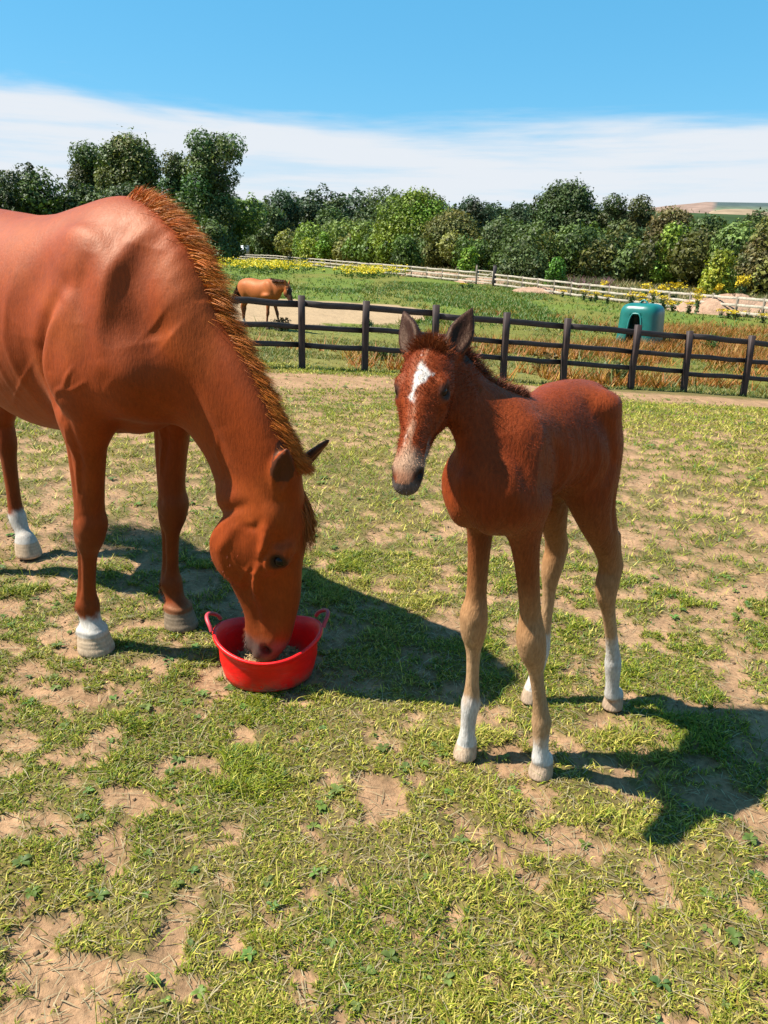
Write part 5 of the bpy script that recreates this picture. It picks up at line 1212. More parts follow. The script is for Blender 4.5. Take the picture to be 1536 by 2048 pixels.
# ------------------------------------------------------------------ red rubber feed tub
def tub():
    cx, cy = -.402, 2.375; root = empty('feed_tub', (cx, cy, 0), math.radians(6)); tag(root, 'red flexible rubber feed tub with two loop handles, under the mare\'s muzzle', 'tub')
    m, nt, b = new_mat('red_rubber'); v = coords(nt); 
    n1 = noise(nt, 14, 6, .65, coords(nt, (1, 1, 2.5))); c = ramp(nt, [(.30, (.66, .001, .002)), (.6, (.84, .002, .002)), (.78, (.74, .012, .03))], n1)
    sx = nt.nodes.new('ShaderNodeSeparateXYZ'); nt.links.new(coords(nt), sx.inputs[0]); mr = nt.nodes.new('ShaderNodeMapRange'); mr.inputs['From Min'].default_value = .075; mr.inputs['From Max'].default_value = .0; nt.links.new(sx.outputs[2], mr.inputs['Value'])
    dn = nt.nodes.new('ShaderNodeMath'); dn.operation = 'MULTIPLY'; nt.links.new(mr.outputs[0], dn.inputs[0]); nt.links.new(ramp(nt, [(.40, (0, 0, 0)), (.62, (1, 1, 1))], noise(nt, 22, 6, .7, coords(nt))), dn.inputs[1])
    c = mixc(nt, dn.outputs[0], c, (.20, .10, .06)); sc2 = ramp(nt, [(.60, (0, 0, 0)), (.68, (.35, .35, .35))], noise(nt, 1.0, 5, .7, coords(nt, (9, 9, 90)))); c = mixc(nt, sc2, c, (.62, .10, .11))
    nt.links.new(c, b.inputs['Base Color']); b.inputs['Roughness'].default_value = .45; b.inputs['Specular IOR Level'].default_value = .4; bump(nt, b, noise(nt, 40, 5, .6, coords(nt, (1, 1, 3))), .35, .004)
    Hh, Rt, Rb = .158, .180, .150; nu = 72; r = np.random.default_rng(12)
    sag = lambda th: .018*math.cos(2*th)                        # the rim rises to the handles, dips front and back
    def ringp(R, z, kx=1.03, ky=.97): return [(R*kx*math.cos(2*PI*i/nu)*(1+.012*math.sin(4*PI*i/nu+1)), R*ky*math.sin(2*PI*i/nu), z+(sag(2*PI*i/nu)*(z/Hh)**2 if z > 0 else 0)) for i in range(nu)]
    prof = [(.02, .004), (Rb*.9, .004), (Rb, .010), (Rb+.006, .03), (Rb+.016, .075), (Rt-.012, .12), (Rt-.002, Hh-.012), (Rt+.006, Hh-.008), (Rt+.007, Hh), (Rt+.001, Hh+.005), (Rt-.006, Hh), (Rt-.014, Hh-.02), (Rt-.022, .11), (Rb+.006, .06), (Rb-.008, .025), (Rb-.02, .014), (.02, .012)]
    V = []; [V.extend(ringp(R, z)) for R, z in prof]; n = len(prof)
    F = [(j*nu+i, j*nu+(i+1) % nu, (j+1)*nu+(i+1) % nu, (j+1)*nu+i) for j in range(n-1) for i in range(nu)]
    mesh_np('bowl', V, [np.array(F), np.array([list(range(nu))[::-1]]), np.array([list(range((n-1)*nu, n*nu))])], m, root, True)
    pk = simple_mat('worn_red_rubber', (.66, .05, .07), .5, .15, 20)
    for a0, hh in ((math.radians(171), .036), (math.radians(12), .034)):
        P = []
        for k in range(17):
            s = k/16; an = a0+(s-.5)*.62; z = Hh+.012+sag(an)+hh*math.sin(s*PI)**.6; R = Rt+.010+.020*math.sin(s*PI); P.append((R*1.03*math.cos(an), R*.97*math.sin(an), z))
        V_, F_ = limb_tube(P, [.0072]*17, 10); mesh_np('handle', V_, F_, pk, root, True)
    # feed in the bottom of the tub: a thing of its own, loose chaff and nuts
    r = np.random.default_rng(9); Vs, Fs = [], []; o = 0
    for i in range(1500):
        a = r.random()*2*PI; R = math.sqrt(r.random())*.142; c = np.array([R*math.cos(a), R*math.sin(a), .020+.035*(1-(R/.16)**2)+.012*r.random()]); d = nrm(r.normal(size=3)*[1, 1, .4]); s = np.cross(d, [0, 0, 1.]); l = .006+.014*r.random(); w = .0022
        Vs += [c-d*l-s*w, c+d*l-s*w, c+d*l+s*w, c-d*l+s*w, c+[0, 0, w]]; Fs += [(o, o+1, o+4), (o+1, o+2, o+4), (o+2, o+3, o+4), (o+3, o, o+4)]; o += 5
    g = 24
    for j in range(6):
        for i in range(g): R = .150*j/5; a = 2*PI*i/g; Vs.append((R*math.cos(a), R*math.sin(a), .018+.035*(1-(j/5)**2)))
    T = [];
    for j in range(5):
        for i in range(g): a, b2, c, d = o+j*g+i, o+j*g+(i+1) % g, o+(j+1)*g+(i+1) % g, o+(j+1)*g+i; T += [(a, d, c), (a, c, b2)]
    fo = mesh_np('horse_feed', np.array(Vs), np.array(Fs+T), simple_mat('chaff', (.50, .33, .14), .9, .5, 60, .3), None); fo.location = (cx, cy, 0)
    tag(fo, 'brown chaff feed lying in the bottom of the red tub', 'feed', kind='stuff')
tub()
# ---- the far horse walking on the sand
def make_far_horse():
    B = Body((-1.40, -.42, -.02), (1.50, .42, 1.74), 0.014)
    tor = [(-1.17, 1.25, .13, .17, .17), (-1.10, 1.25, .20, .24, .24), (-.97, 1.245, .265, .285, .29), (-.78, 1.23, .285, .32, .32), (-.58, 1.20, .295, .33, .36), (-.36, 1.16, .305, .34, .385),
           (-.14, 1.16, .295, .355, .365), (.04, 1.16, .255, .385, .34), (.18, 1.16, .205, .38, .33), (.30, 1.14, .165, .34, .28), (.40, 1.11, .14, .25, .20), (.455, 1.09, .08, .15, .12)]
    B.chain([[u, 0, zc, a, bt, bb] for u, zc, a, bt, bb in tor], k=.05, sub=4)
    B.chain([(.20, 0, 1.26, .13, .24, .26), (.38, 0, 1.27, .12, .20, .22), (.56, 0, 1.31, .10, .16, .17), (.74, -.03, 1.34, .085, .135, .14), (.88, -.06, 1.33, .08, .12, .12)], k=.07, sub=6)
    H = head_shape(B, (.90, -.07, 1.36), (.34, -.05, -.94), (.90, -.1, .34), .60)
    p, L = H['p'], H['L']
    for q in (-1, 1): ear_shape(B, p(-.03, .04, q*.11), (-.1, q*.25, 1), (1, q*.4, 0), .17, .042, .012)
    leg_front(B, lambda z: (.05+.10*z, -.14), -1, 1.12); leg_front(B, lambda z: (.42-.32*min(z, 1), .12), 1, 1.12)
    leg_hind(B, lambda z: (-1.30+.18*min(z, .6), .13), 1, 1.1); leg_hind(B, lambda z: (-.98-.10*min(z, .6), -.13), -1, 1.1)
    for q in (-1, 1):
        B.ell((.20, q*.16, 1.22), (.24, .13, .08), k=.10, ax=(nrm((.35, 0, -1)), nrm((1, 0, .3)), (0, 1, 0))); B.ell((.12, q*.18, 1.04), (.17, .12, .08), k=.08); B.ell((-.90, q*.17, 1.18), (.2, .11, .24), k=.08)
    B.floor(0); V, Q = B.mesh(); V = relax(V, Q, 2, .5)
    g = gp(538, 658); root = empty('horse', tuple(g), math.radians(-36)); root.scale = (.97,)*3
    tag(root, 'small distant bay chestnut horse walking on the sand behind the dark fence', 'horse')
    C = np.tile(np.array([.56, .150, .035]), (len(V), 1)); u, n, z = V.T
    def mx(c, w):
        nonlocal C
        w = np.clip(w, 0, 1)[:, None]; C = C*(1-w)+np.array(c)*w
    mx((.16, .045, .02), sstep(.80, .55, z)*(u < .5)*.85); mx((.55, .5, .45), (u < -.6)*sstep(.30, .24, z)); mx((.55, .5, .45), (n > 0)*(u > -.2)*sstep(.20, .15, z)*(u < .6)); mx((.05, .04, .035), sstep(.085, .075, z))
    a = (V-p(0, 0))@H['t']/L; b = (V-p(0, 0))@H['v']/L; hd = (u > .8)
    mx((.09, .03, .015), hd*sstep(.18, .45, a)); mx((.05, .02, .012), hd*sstep(.0, .08, b)*sstep(.05, .2, a))
    mesh_np('body', V, Q, M_COAT, root, True, C)
    r = np.random.default_rng(25); R_, Dd, Ln, Cc, Tp = [], [], [], [], []
    for i in range(1500):
        t = r.random(); pt = np.array([.22+.66*t, -.06*t+r.normal()*.01, np.interp(t, [0, .3, .6, 1], [1.51, 1.47, 1.475, 1.46])]); R_.append(pt); Dd.append((0.1, -.6, .5)); Tp.append((.1*r.normal(), -.25+.1*r.normal(), -1)); Ln.append(.14+.12*r.random()); Cc.append(np.array([.16, .06, .03])*(.6+.8*r.random()))
    strands('mane', np.array(R_), np.array(Dd), np.array(Ln), .008, np.array(Cc), M_HAIR, root, grav=.2, seg=4, tips=np.array(Tp), seed=26)
    R_, Dd, Ln, Cc, Tp = [], [], [], [], []
    for i in range(500):
        R_.append((-1.20+r.normal()*.02, r.normal()*.03, 1.36+r.normal()*.04)); Dd.append((-.35, r.normal()*.15, -.5)); Tp.append((-.08, r.normal()*.06, -1)); Ln.append(.6+.3*r.random()); Cc.append(np.array([.10, .04, .022])*(.6+.8*r.random()))
    strands('tail', np.array(R_), np.array(Dd), np.array(Ln), .012, np.array(Cc), M_HAIR, root, grav=.3, seg=6, tips=np.array(Tp), seed=27, wander=.01)
    for q in (-1, 1): sphere_mesh('eye', p(.315, .085, q*.140), .035*L, M_EYE, root, nu=10, nv=6)
make_mare(); make_foal(); make_far_horse()
# ------------------------------------------------------------------ turf, weeds, flowers
M_GRASS = leaf_mat('grass_blade')
def grass_color(x, y, r):
    n = len(x); n1 = fbm(x*1.7, y*1.7, 4, 81); n2 = fbm(x*7, y*7, 3, 83); n3 = fbm(x*.5, y*.5, 3, 85)
    g = np.stack([.175+.09*n2, .225+.08*n2, .020+0*n1], -1); yl = np.array([.34, .33, .05]); st = np.array([.62, .50, .22]); br = np.array([.30, .19, .09]); dk = np.array([.065, .150, .022])
    dry = np.clip((n1-.5)*5.0+(n3-.5)*2+.45, 0, 1); u = r.random(n)
    c = np.where((u < .38+.36*dry)[:, None], yl, g); c = np.where((u < .13+.36*dry)[:, None], st, c); c = np.where((u < .03+.08*dry)[:, None], br, c); c = np.where(((u > .86) & (dry < .6))[:, None], dk, c)
    return c*np.array([1.10, 1.16, .52])*(.55+.85*r.random((n, 1)))
def blades(name, x, y, length, width, col_, r, mat=M_GRASS, up=1.0, flat=None, label=None, segs=2, z0=-.004):
    n = len(x); z = terr(x, y)+z0; a = r.random(n)*2*PI; d = np.stack([np.cos(a), np.sin(a), np.zeros(n)], -1); ln = (.35+.9*r.random(n))/up
    if flat is not None: ln = flat*np.ones(n)
    dirv = d*ln[:, None]; dirv[:, 2] = 1; dirv /= np.linalg.norm(dirv, axis=1, keepdims=True); s = np.cross(d, [0, 0, 1.]); tw = r.normal(size=n)*.6; s = s*np.cos(tw)[:, None]+d*np.sin(tw)[:, None]
    P = np.stack([x, y, z], -1); L = length[:, None]; w = width[:, None]*.5
    mid = P+dirv*L*.55; tip = P+dirv*L*.9+d*L*.35; tip[:, 2] -= length*.10
    if segs == 2:
        V = np.stack([P-s*w, P+s*w, mid+s*w*.8, mid-s*w*.8, tip], 1).reshape(-1, 3); b = np.arange(n)[:, None]*5
        F = [b+np.array([[0, 1, 2, 3]]), b+np.array([[3, 2, 4]])]; k = 5
    else:
        V = np.stack([P-s*w, P+s*w, tip], 1).reshape(-1, 3); b = np.arange(n)[:, None]*3; F = [b+np.array([[0, 1, 2]])]; k = 3
    o = mesh_np(name, V, F, mat, None, False, np.repeat(np.clip(col_, 0, 1), k, axis=0)); tag(o, label, kind='stuff'); return o
def terr(X, Y):
    """the ground with its small bumps (the same sum as the ground mesh uses)"""
    R = np.hypot(X, Y); b = bare(X, Y); near = sstep(16, 6, R)
    return hgt(X, Y)+near*((fbm(X*2.1, Y*2.1, 4, 5)-.5)*.022*(1-.3*b)+(fbm(X*14, Y*14, 4, 6, .6)-.5)*(.010+.012*b)-b*.010)+(1-near)*(fbm(X*.7, Y*.7, 3, 8)-.5)*.06*(R < 300)
def wedge(n, r0, r1, r, pw=2.0, ang=37):
    rr = (r0**pw+(r1**pw-r0**pw)*r.random(n))**(1/pw); a = math.radians(ang)*(2*r.random(n)-1); return rr*np.sin(a), rr*np.cos(a)
r = np.random.default_rng(50)
# close turf
x, y = wedge(330000, .85, 3.6, r, 1.35); b = bare(x, y); k = r.random(len(x)) > b*.93+.02+.10+.5*sstep(.40, .60, fbm(x*8, y*8, 3, 97))*(b < .5); x, y = x[k], y[k]; R = np.hypot(x, y); bb = b[k]
tall = fbm(x*5, y*5, 3, 91)
blades('grass', x, y, (.009+.012*r.random(len(x))+.016*sstep(.54, .74, tall))*(1-.4*bb)*(1+.12*R), (.0018+.0014*r.random(len(x)))*(1+.22*R), grass_color(x, y, r), r, label='short grazed turf round the horses\' feet')
x, y = wedge(230000, 3.4, 13.5, r, 1.1); b = bare(x, y); k = r.random(len(x)) > b*.96+.02+.4*sstep(.42, .62, fbm(x*5, y*5, 3, 97))*(b < .5); x, y = x[k], y[k]; R = np.hypot(x, y)
blades('grass', x, y, (.022+.028*r.random(len(x)))*(1+.04*R), (.0045+.003*r.random(len(x)))*(R/3.6)**.8, grass_color(x, y, r)*1.0, r, label='short dry turf in the middle of the paddock', segs=1)
# straw and dead stalks lying about
x, y = wedge(16000, .85, 5.5, r, 1.3); st = np.array([.56, .46, .26])*(.6+.6*r.random((len(x), 1)))
blades('straw', x, y, .02+.045*r.random(len(x)), .0016+.0014*r.random(len(x)), st, r, flat=6.0, label='dead straw coloured stalks lying on the ground', z0=.004)
x, y = wedge(2600, .85, 6, r, 1.3); k = fbm(x*2, y*2, 3, 93) > .5; x, y = x[k], y[k]
blades('grass', x, y, .05+.05*r.random(len(x)), .002+.001*r.random(len(x)), grass_color(x, y, r)*1.1, r, label='single taller grass stalks', up=1.2, segs=2)
# broad-leaved weeds: clover, plantain, dock rosettes
def rosettes(n, r0, r1, size, seed, label):
    r = np.random.default_rng(seed); cx, cy = wedge(n*3, r0, r1, r, 1.5); k = (fbm(cx*1.3, cy*1.3, 3, 95) > .50); cx, cy = cx[k][:n], cy[k][:n]; Vs, Fs, Cs = [], [], []; o = 0
    for i in range(len(cx)):
        m = r.integers(5, 10); sz = size*(.6+.9*r.random())*(1+.12*math.hypot(cx[i], cy[i])); zc = float(terr(np.array([cx[i]]), np.array([cy[i]]))[0]); base = np.array([.13, .24, .035])*(.8+.6*r.random())*np.array([1+.5*r.random(), 1, 1+.8*r.random()])
        for j in range(m):
            a = 2*PI*j/m+r.normal()*.4; l = sz*(.6+.5*r.random()); w = l*(.20+.16*r.random()); d = np.array([math.cos(a), math.sin(a), 0]); s = np.array([-d[1], d[0], 0]); p = np.array([cx[i], cy[i], zc+.004]); up = .25+.5*r.random()
            q = [p, p+d*l*.4+s*w*.9+[0, 0, l*up*.5], p+d*l*.4-s*w*.9+[0, 0, l*up*.5], p+d*l*.75+s*w*.8+[0, 0, l*up*.55], p+d*l*.75-s*w*.8+[0, 0, l*up*.55], p+d*l+[0, 0, l*up*.25], p+d*l*.45+[0, 0, l*up*.38], p+d*l*.75+[0, 0, l*up*.45]]
            Vs += q; Fs += [(o, o+1, o+6), (o, o+6, o+2), (o+1, o+3, o+7), (o+1, o+7, o+6), (o+6, o+7, o+4), (o+6, o+4, o+2), (o+3, o+5, o+7), (o+7, o+5, o+4)]; o += 8; Cs += [base*(.8+.4*r.random())]*8
    return tag(mesh_np('weeds', np.array(Vs), np.array(Fs), M_GRASS, None, False, np.array(Cs)), label, kind='stuff')
rosettes(300, .9, 4.5, .015, 70, 'small broad leaved weeds among the turf')
rosettes(160, 4.5, 13, .020, 71, 'broad leaved weeds further up the paddock')
# clods and pebbles on the bare soil
def clods(n, r0, r1, size, seed):
    r = np.random.default_rng(seed); x, y = wedge(n*4, r0, r1, r, 1.4); b = bare(x, y); k = r.random(len(x)) < b+.04; x, y = x[k][:n], y[k][:n]; z = terr(x, y); m = len(x); s = size*(.3+r.random(m)**3*1.6)*(1+.2*np.hypot(x, y))
    base = np.array([(1, 0, 0), (-1, 0, 0), (0, 1, 0), (0, -1, 0), (0, 0, .8), (0, 0, -.5)], float); V = base[None]*s[:, None, None]*(.6+.7*r.random((m, 6, 1)))+np.stack([x, y, z], -1)[:, None, :]
    F = np.array([(0, 2, 4), (2, 1, 4), (1, 3, 4), (3, 0, 4), (2, 0, 5), (1, 2, 5), (3, 1, 5), (0, 3, 5)]); F = (np.arange(m)[:, None, None]*6+F[None]).reshape(-1, 3)
    C = np.array([.34, .22, .13])[None]*(.5+.8*r.random((m, 1)))
    return tag(mesh_np('clods', V.reshape(-1, 3), F, M_SOIL, None, False, np.repeat(C, 6, 0)), 'small clods of dry soil on the bare patches', kind='stuff')
M_SOIL = hair_mat('soil', .95, .1)
clods(5500, .85, 6, .0032, 72)
# beyond the dark fence
def strip_scatter(px0, px1, py0, py1, n, r):
    px = px0+(px1-px0)*r.random(n); py = py0+(py1-py0)*r.random(n); P = np.array([gp(a, b) for a, b in zip(px, py)]); return P[:, 0], P[:, 1]
def tufts(name, x, y, h, w, col_, r, label, lean=.35, m=5):
    """upright tufts of leaves, m blades each"""
    X = np.repeat(x, m)+r.normal(size=len(x)*m)*np.repeat(w, m)*1.5; Y = np.repeat(y, m)+r.normal(size=len(x)*m)*np.repeat(w, m)*1.5
    return blades(name, X, Y, np.repeat(h, m)*(.5+.7*r.random(len(X))), np.repeat(w, m), np.repeat(col_, m, 0)*(.7+.6*r.random((len(X), 1))), r, up=2.2, label=label, segs=1)
def region(n, y0, y1, x0, x1, pred, seed):
    r = np.random.default_rng(seed); Y = y0+(y1-y0)*r.random(n); X = Y*(x0+(x1-x0)*r.random(n)); k = pred(X, Y, r); return X[k], Y[k], r
beyond = lambda X, Y: -(FA+FB*X-Y)/math.hypot(1, FB)
inside = lambda X, Y: Y < np.interp(X, [w[0] for w in WHITE], [w[1] for w in WHITE])
X, Y, r = region(60000, 11, 34, -.55, .62, lambda X, Y, r: (beyond(X, Y) > .1) & ~in_poly(X, Y, sand_w) & (r.random(len(X)) < .25+.9*sstep(.45, .6, fbm(X*.5, Y*.5, 3, 101))), 103)
c = np.where((r.random(len(X)) < .45)[:, None], (.26, .24, .05), np.where((r.random(len(X)) < .3)[:, None], (.40, .30, .11), (.115, .19, .028)))
tufts('grass', X, Y, .05+.10*r.random(len(X))*sstep(.45, .6, fbm(X*.5, Y*.5, 3, 101)), .012+.016*r.random(len(X)), c, r, 'rough yellow green grass beyond the dark fence', m=3)
# verge right under the dark fence, left standing
X, Y, r = region(26000, 9, 17, -.5, .62, lambda X, Y, r: np.abs(beyond(X, Y)-.05) < .22, 104)
tufts('grass', X, Y, .05+.08*r.random(len(X)), .010+.012*r.random(len(X)), np.where((r.random(len(X)) < .6)[:, None], (.085, .15, .025), (.22, .22, .05)), r, 'longer green grass left standing under the dark fence', m=3)
# rusty dock and sorrel
def dockpred(X, Y, r):
    px = 768+1490*X/Y*.98; d = fbm(X*.45, Y*.45, 4, 111); a = sstep(1120, 1250, px)*sstep(20, 24, Y)*sstep(38, 33, Y)*(.95); b_ = sstep(900, 1000, px)*sstep(.52, .62, d)*.30*(Y < 30); c_ = sstep(.60, .68, d)*.08
    return (beyond(X, Y) > .4) & (r.random(len(X)) < np.maximum(np.maximum(a*sstep(.36, .5, d), b_), c_)) & ~in_poly(X, Y, sand_w)
X, Y, r = region(90000, 13, 40, -.3, .75, dockpred, 105)
c = np.where((r.random(len(X)) < .65)[:, None], (.46, .17, .030), np.where((r.random(len(X)) < .5)[:, None], (.54, .30, .05), (.14, .17, .03)))
tufts('dock_weeds', X, Y, .20+.35*r.random(len(X)), .020+.018*r.random(len(X)), c, r, 'rusty red brown dock and sorrel gone to seed', m=4)
# lush weeds and tufts along the far field
X, Y, r = region(42000, 30, 74, -.35, .68, lambda X, Y, r: inside(X, Y) & ~in_poly(X, Y, sand_w) & (r.random(len(X)) < .12+sstep(.50, .62, fbm(X*.16, Y*.10, 4, 121))), 106)
c = np.where((r.random(len(X)) < .3)[:, None], (.25, .24, .045), (.10, .20, .025))
tufts('grass', X, Y, .10+.22*r.random(len(X)), .04+.05*r.random(len(X)), c, r, 'lush green growth in the far field', m=3)
# hay-coloured long grass behind the pale fence
X, Y, r = region(46000, 34, 130, -.2, .72, lambda X, Y, r: ~inside(X, Y), 107)
c = np.where((r.random(len(X)) < .40)[:, None], (.42, .32, .15), np.where((r.random(len(X)) < .5)[:, None], (.10, .14, .04), (.20, .21, .06)))
tufts('long_grass', X, Y, .35+.5*r.random(len(X)), .05+.07*r.random(len(X)), c, r, 'long hay coloured grass between the pale fence and the hedge', m=3)
# pink willowherb bank
r = np.random.default_rng(108); P = np.array([at(1195+90*r.random(), 0, 74+5*r.random()) for _ in range(900)]); X, Y = P[:, 0], P[:, 1]
tufts('willowherb', X, Y, 1.0+.5*r.random(len(X)), .06+.06*r.random(len(X)), np.where((r.random(len(X)) < .35)[:, None], (.42, .16, .24), (.13, .17, .05)), r, 'pink flowering willowherb in front of the hedge', m=3)

# ragwort: each plant by the pale fence a thing, the two bands at the left one mass each
M_YEL = simple_mat('ragwort_yellow', (1.0, .72, .006), .7, .15, 30, 0); M_STEM = simple_mat('ragwort_stem', (.10, .17, .035), .7, .3, 20, 0)
def join_mixed(parts, tri):
    V, F, _ = join(parts); return np.vstack([V, tri[0]]), [F, tri[1]+len(V)]
def ragwort_mesh(seed, h=1.0):
    r = np.random.default_rng(seed); parts = []; heads = []; lv = []
    for i in range(7):
        a = r.random()*2*PI; t = np.array([math.cos(a), math.sin(a), 0])*.22*r.random()*h; top = t+[0, 0, h*(.75+.25*r.random())]; parts.append(limb_tube([(0, 0, 0), t*.5+[0, 0, h*.4], top], [.012, .009, .005], 4))
        for q in range(13): heads.append(top+r.normal(size=3)*[.07, .07, .035]*1.2)
        for q in range(5): lv.append((t*.6)*r.random()+[r.normal()*.03, r.normal()*.03, h*.65*r.random()])
    Hd = np.array(heads); N = r.normal(size=Hd.shape)*.3; N[:, 2] += 1; V, F, _ = quads_at(Hd, N, .05+.03*r.random(len(Hd)), r, np.ones((len(Hd), 3))); V2, F2, _ = quads_at(Hd+[0, 0, .012], N[:, [1, 2, 0]], .045+.02*r.random(len(Hd)), r, np.ones((len(Hd), 3)))
    fl = (np.vstack([V, V2]), np.vstack([F, F2+len(V)])); L_ = np.array(lv); V, F, _ = quads_at(L_, r.normal(size=L_.shape), .10+.06*r.random(len(L_)), r, np.ones((len(L_), 3)))
    return fl, join_mixed(parts, (V, F))
RAG = [(1209, 563, 0), (1126, 580, 0), (1169, 580, 1), (1193, 583, 0), (1216, 589, 0), (1182, 594, 0), (1266, 584, 1), (1285, 587, 0), (1289, 597, 1), (1291, 568, 1), (1326, 569, 0), (1396, 577, 1), (1398, 588, 0), (1309, 578, 0), (1329, 592, 1), (1347, 603, 1), (1380, 603, 1), (1443, 622, 0), (1472, 622, 1), (1458, 620, 0), (1484, 548, 1), (1493, 551, 0), (1441, 566, 0), (1528, 630, 0), (745, 567, 0), (925, 566, 0), (1351, 566, 2)]
protos = []
ORD = 'first second third fourth fifth sixth seventh eighth ninth tenth eleventh twelfth thirteenth fourteenth fifteenth sixteenth seventeenth eighteenth nineteenth twentieth'.split()+['later']*9
def ragworts():
    for k in range(3):
        (fv, ff), (sv, sf) = ragwort_mesh(200+k); a = mesh_np('flower_heads', fv, ff, M_YEL); b_ = mesh_np('stems', sv, sf, M_STEM); protos.append((a.data, b_.data)); D.objects.remove(a); D.objects.remove(b_)
    r = np.random.default_rng(55)
    for i, (px, py, k) in enumerate(RAG):
        wy = np.interp(px, [430, 500, 600, 700, 985, 1252, 1503, 1600], [230, 180, 130, 100, 74, 57, 45, 42]); Y_ = wy-2.5 if k < 2 and py > 560+(px-1126)*.08 else wy+3
        if px < 1000: Y_ = wy-12
        if py < 556 and px > 1400: Y_ = 58
        p = at(px, py, Y_); g = float(hgt(p[0], Y_)); h_ = max(.5, min(2.2, p[2]-g))
        root = empty('ragwort_plant', (p[0], Y_, g), r.random()*6)
        if k == 2: tag(root, 'largest clump of yellow ragwort, standing above the pale fence rail', 'flower', 'ragwort plants along the pale fence')
        elif px == 745: tag(root, 'lone ragwort plant in the green field, below the right end of the yellow band', 'flower', 'ragwort plants along the pale fence')
        elif px == 925: tag(root, 'lone ragwort plant in the grass just left of the gate', 'flower', 'ragwort plants along the pale fence')
        else:
            row_ = [q for q in RAG if q[2] < 2 and q[0] > 1000 and (q[1] > 560+(q[0]-1126)*.08) == (py > 560+(px-1126)*.08)]; rank = sorted(row_).index((px, py, k))
            tag(root, 'yellow ragwort plant %s the pale fence, %s from the gate in its row' % ('in front of' if py > 560+(px-1126)*.08 else 'behind', ORD[rank]), 'flower', 'ragwort plants along the pale fence')
        s = (1.0, 1.35, 2.3)[k]
        for me, nm in zip(protos[i % 3], ('flower_heads', 'stems')):
            o = D.objects.new(nm, me); col.objects.link(o); o.parent = root; o.scale = (s*1.25, s*1.25, h_); o['kind'] = 'stuff'
ragworts()
def rag_band(px0, px1, py0, py1, n, seed, label):
    r = np.random.default_rng(seed); px = px0+(px1-px0)*(.5+.5*np.clip(r.normal(size=n)*.5, -1, 1)); py = py0+(py1-py0)*r.random(n); P = np.array([gp(a, b) for a, b in zip(px, py)]); top = P+[0, 0, 0]; hs = .55+.4*r.random(n); V, F, C = [], [], []
    st = [];
    Pt = np.repeat(P, 7, 0); Hh = np.repeat(hs, 7); c = Pt+np.stack([r.normal(size=7*n)*.16, r.normal(size=7*n)*.16, Hh*(.85+.2*r.random(7*n))], -1); N = r.normal(size=c.shape)*.6; N[:, 2] += .7; N[:, 1] -= .5
    V1, F1, C1 = quads_at(c, N, .10+.07*r.random(len(c)), r, np.where((r.random(len(c)) < .72)[:, None], (1.0, .75, .012), (.40, .46, .03)))
    c2 = np.repeat(P, 6, 0)+np.stack([r.normal(size=6*n)*.16, r.normal(size=6*n)*.16, np.repeat(hs, 6)*.75*r.random(6*n)], -1); V2, F2, C2 = quads_at(c2, r.normal(size=c2.shape), .12+.08*r.random(len(c2)), r, np.tile((.12, .20, .03), (len(c2), 1))*(.6+.8*r.random((len(c2), 1))))
    V, F, C = join([(V1, F1, C1), (V2, F2, C2)]); tag(mesh_np('ragwort', V, F, M_LEAF, None, False, C), label, kind='stuff')
rag_band(440, 645, 528, 549, 400, 130, 'left and wider yellow band of ragwort in the far field')
rag_band(672, 812, 540, 558, 240, 131, 'right and shorter yellow band of ragwort in the far field')
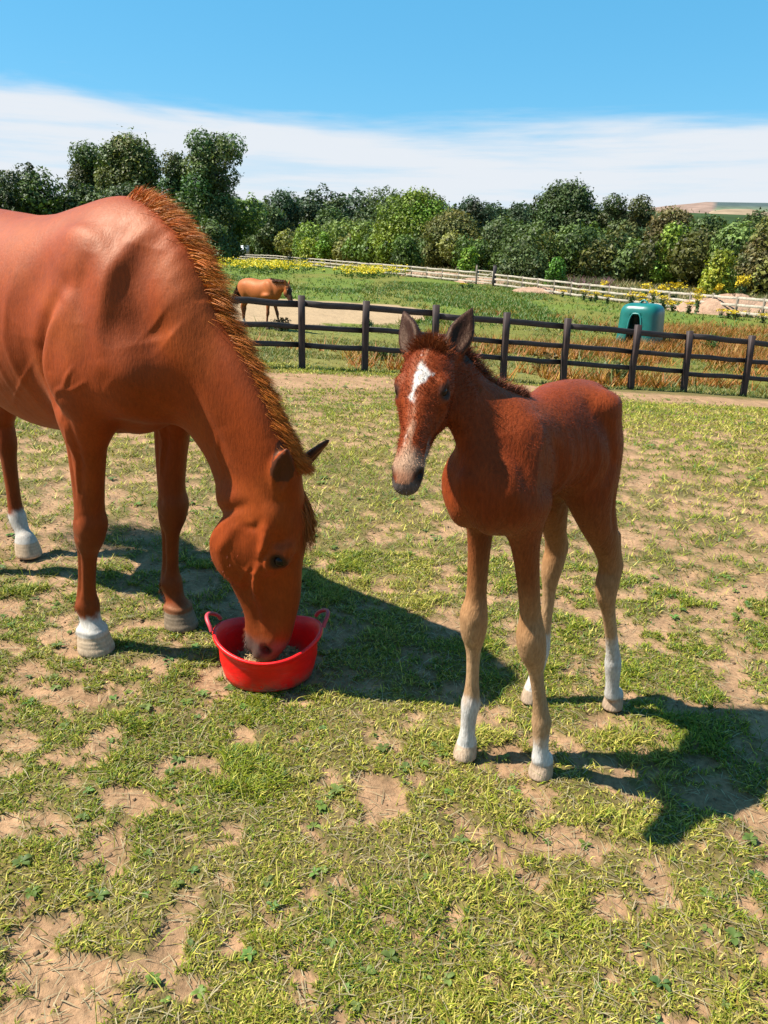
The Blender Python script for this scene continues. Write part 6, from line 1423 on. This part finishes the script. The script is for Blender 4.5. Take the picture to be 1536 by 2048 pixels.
# dark thistle clump on the edge of the sand, low nettle clumps
def clump(px, py, h, n, c, label, seed):
    p = gp(px, py); r = np.random.default_rng(seed); root = empty('weed_clump', tuple(p)); tag(root, label, 'weed')
    Vs = []; parts = []
    P = []
    for i in range(n):
        a = r.random()*2*PI; t = np.array([math.cos(a), math.sin(a), 0])*h*.55*r.random(); top = t*1.4+[0, 0, h*(.4+.6*r.random())]; parts.append(limb_tube([t*.4, t, top], [.010, .008, .003], 4))
        for q in range(7): s = .2+.8*r.random(); P.append(t+(top-t)*s+r.normal(size=3)*.03)
    P = np.array(P); V, F, C = quads_at(P, r.normal(size=P.shape), .04+.05*r.random(len(P)), r, np.tile(c, (len(P), 1))*(.6+.8*r.random((len(P), 1)))); mesh_np('leaves', V, F, M_LEAF, root, False, C)
    V, F, _ = join(parts); mesh_np('stems', V, F, M_STEM, root)
clump(562, 662, .42, 26, (.09, .055, .03), 'dark brown thistle clump beside the far horse\'s feet', 140)
clump(768, 722, .30, 30, (.07, .14, .03), 'low green weed clump between the second and third fence posts', 141)
clump(940, 578, .7, 30, (.08, .17, .03), 'green weed clump in the far field below the gate', 142)
clump(735, 655, .30, 24, (.08, .15, .03), 'green weeds behind the second fence post', 143)
clump(1230, 765, .45, 30, (.10, .13, .03), 'weeds growing against the fence post right of the foal\'s rump', 144)
clump(1090, 745, .5, 30, (.20, .12, .03), 'reddish weeds between the fence posts above the foal\'s back', 145)
clump(1320, 690, .6, 26, (.12, .16, .03), 'tall dock plant just right of the hay feeder', 146)
clump(1420, 700, .5, 30, (.09, .17, .03), 'green nettle clump behind the last two fence posts', 147)
# earth mounds behind the pale fence at the right
def mound(pts, label):
    for px, py, w, h, Y_ in pts:
        p = at(px, py, Y_); g = float(hgt(p[0], Y_)); n = 22; V = []
        for j in range(9):
            for i in range(n):
                a = 2*PI*i/n; t = j/8; V.append((w*(1-t)*math.cos(a)*(1+.2*math.sin(3*a+j)), w*.6*(1-t)*math.sin(a), h*(1-(1-t)**2)*(1+.12*math.sin(5*a+j*2))))
        F = [(j*n+i, j*n+(i+1) % n, (j+1)*n+(i+1) % n, (j+1)*n+i) for j in range(8) for i in range(n)]
        o = mesh_np('earth_mound', V, np.array(F), M_MOUND, None, True, None, (p[0], Y_, g-.1)); tag(o, label, kind='structure')
M_MOUND = simple_mat('dug_earth', (.52, .33, .22), .95, .25, 3, .8, .08, .1)
mound([(1405, 600, 2.4, .9, 52), (1470, 595, 3.4, 1.25, 50), (1545, 600, 2.6, .9, 49)], None)
mound([(975, 548, 4.5, .6, 80), (870, 541, 6.0, .6, 92), (1080, 560, 3.4, .5, 68)], None)
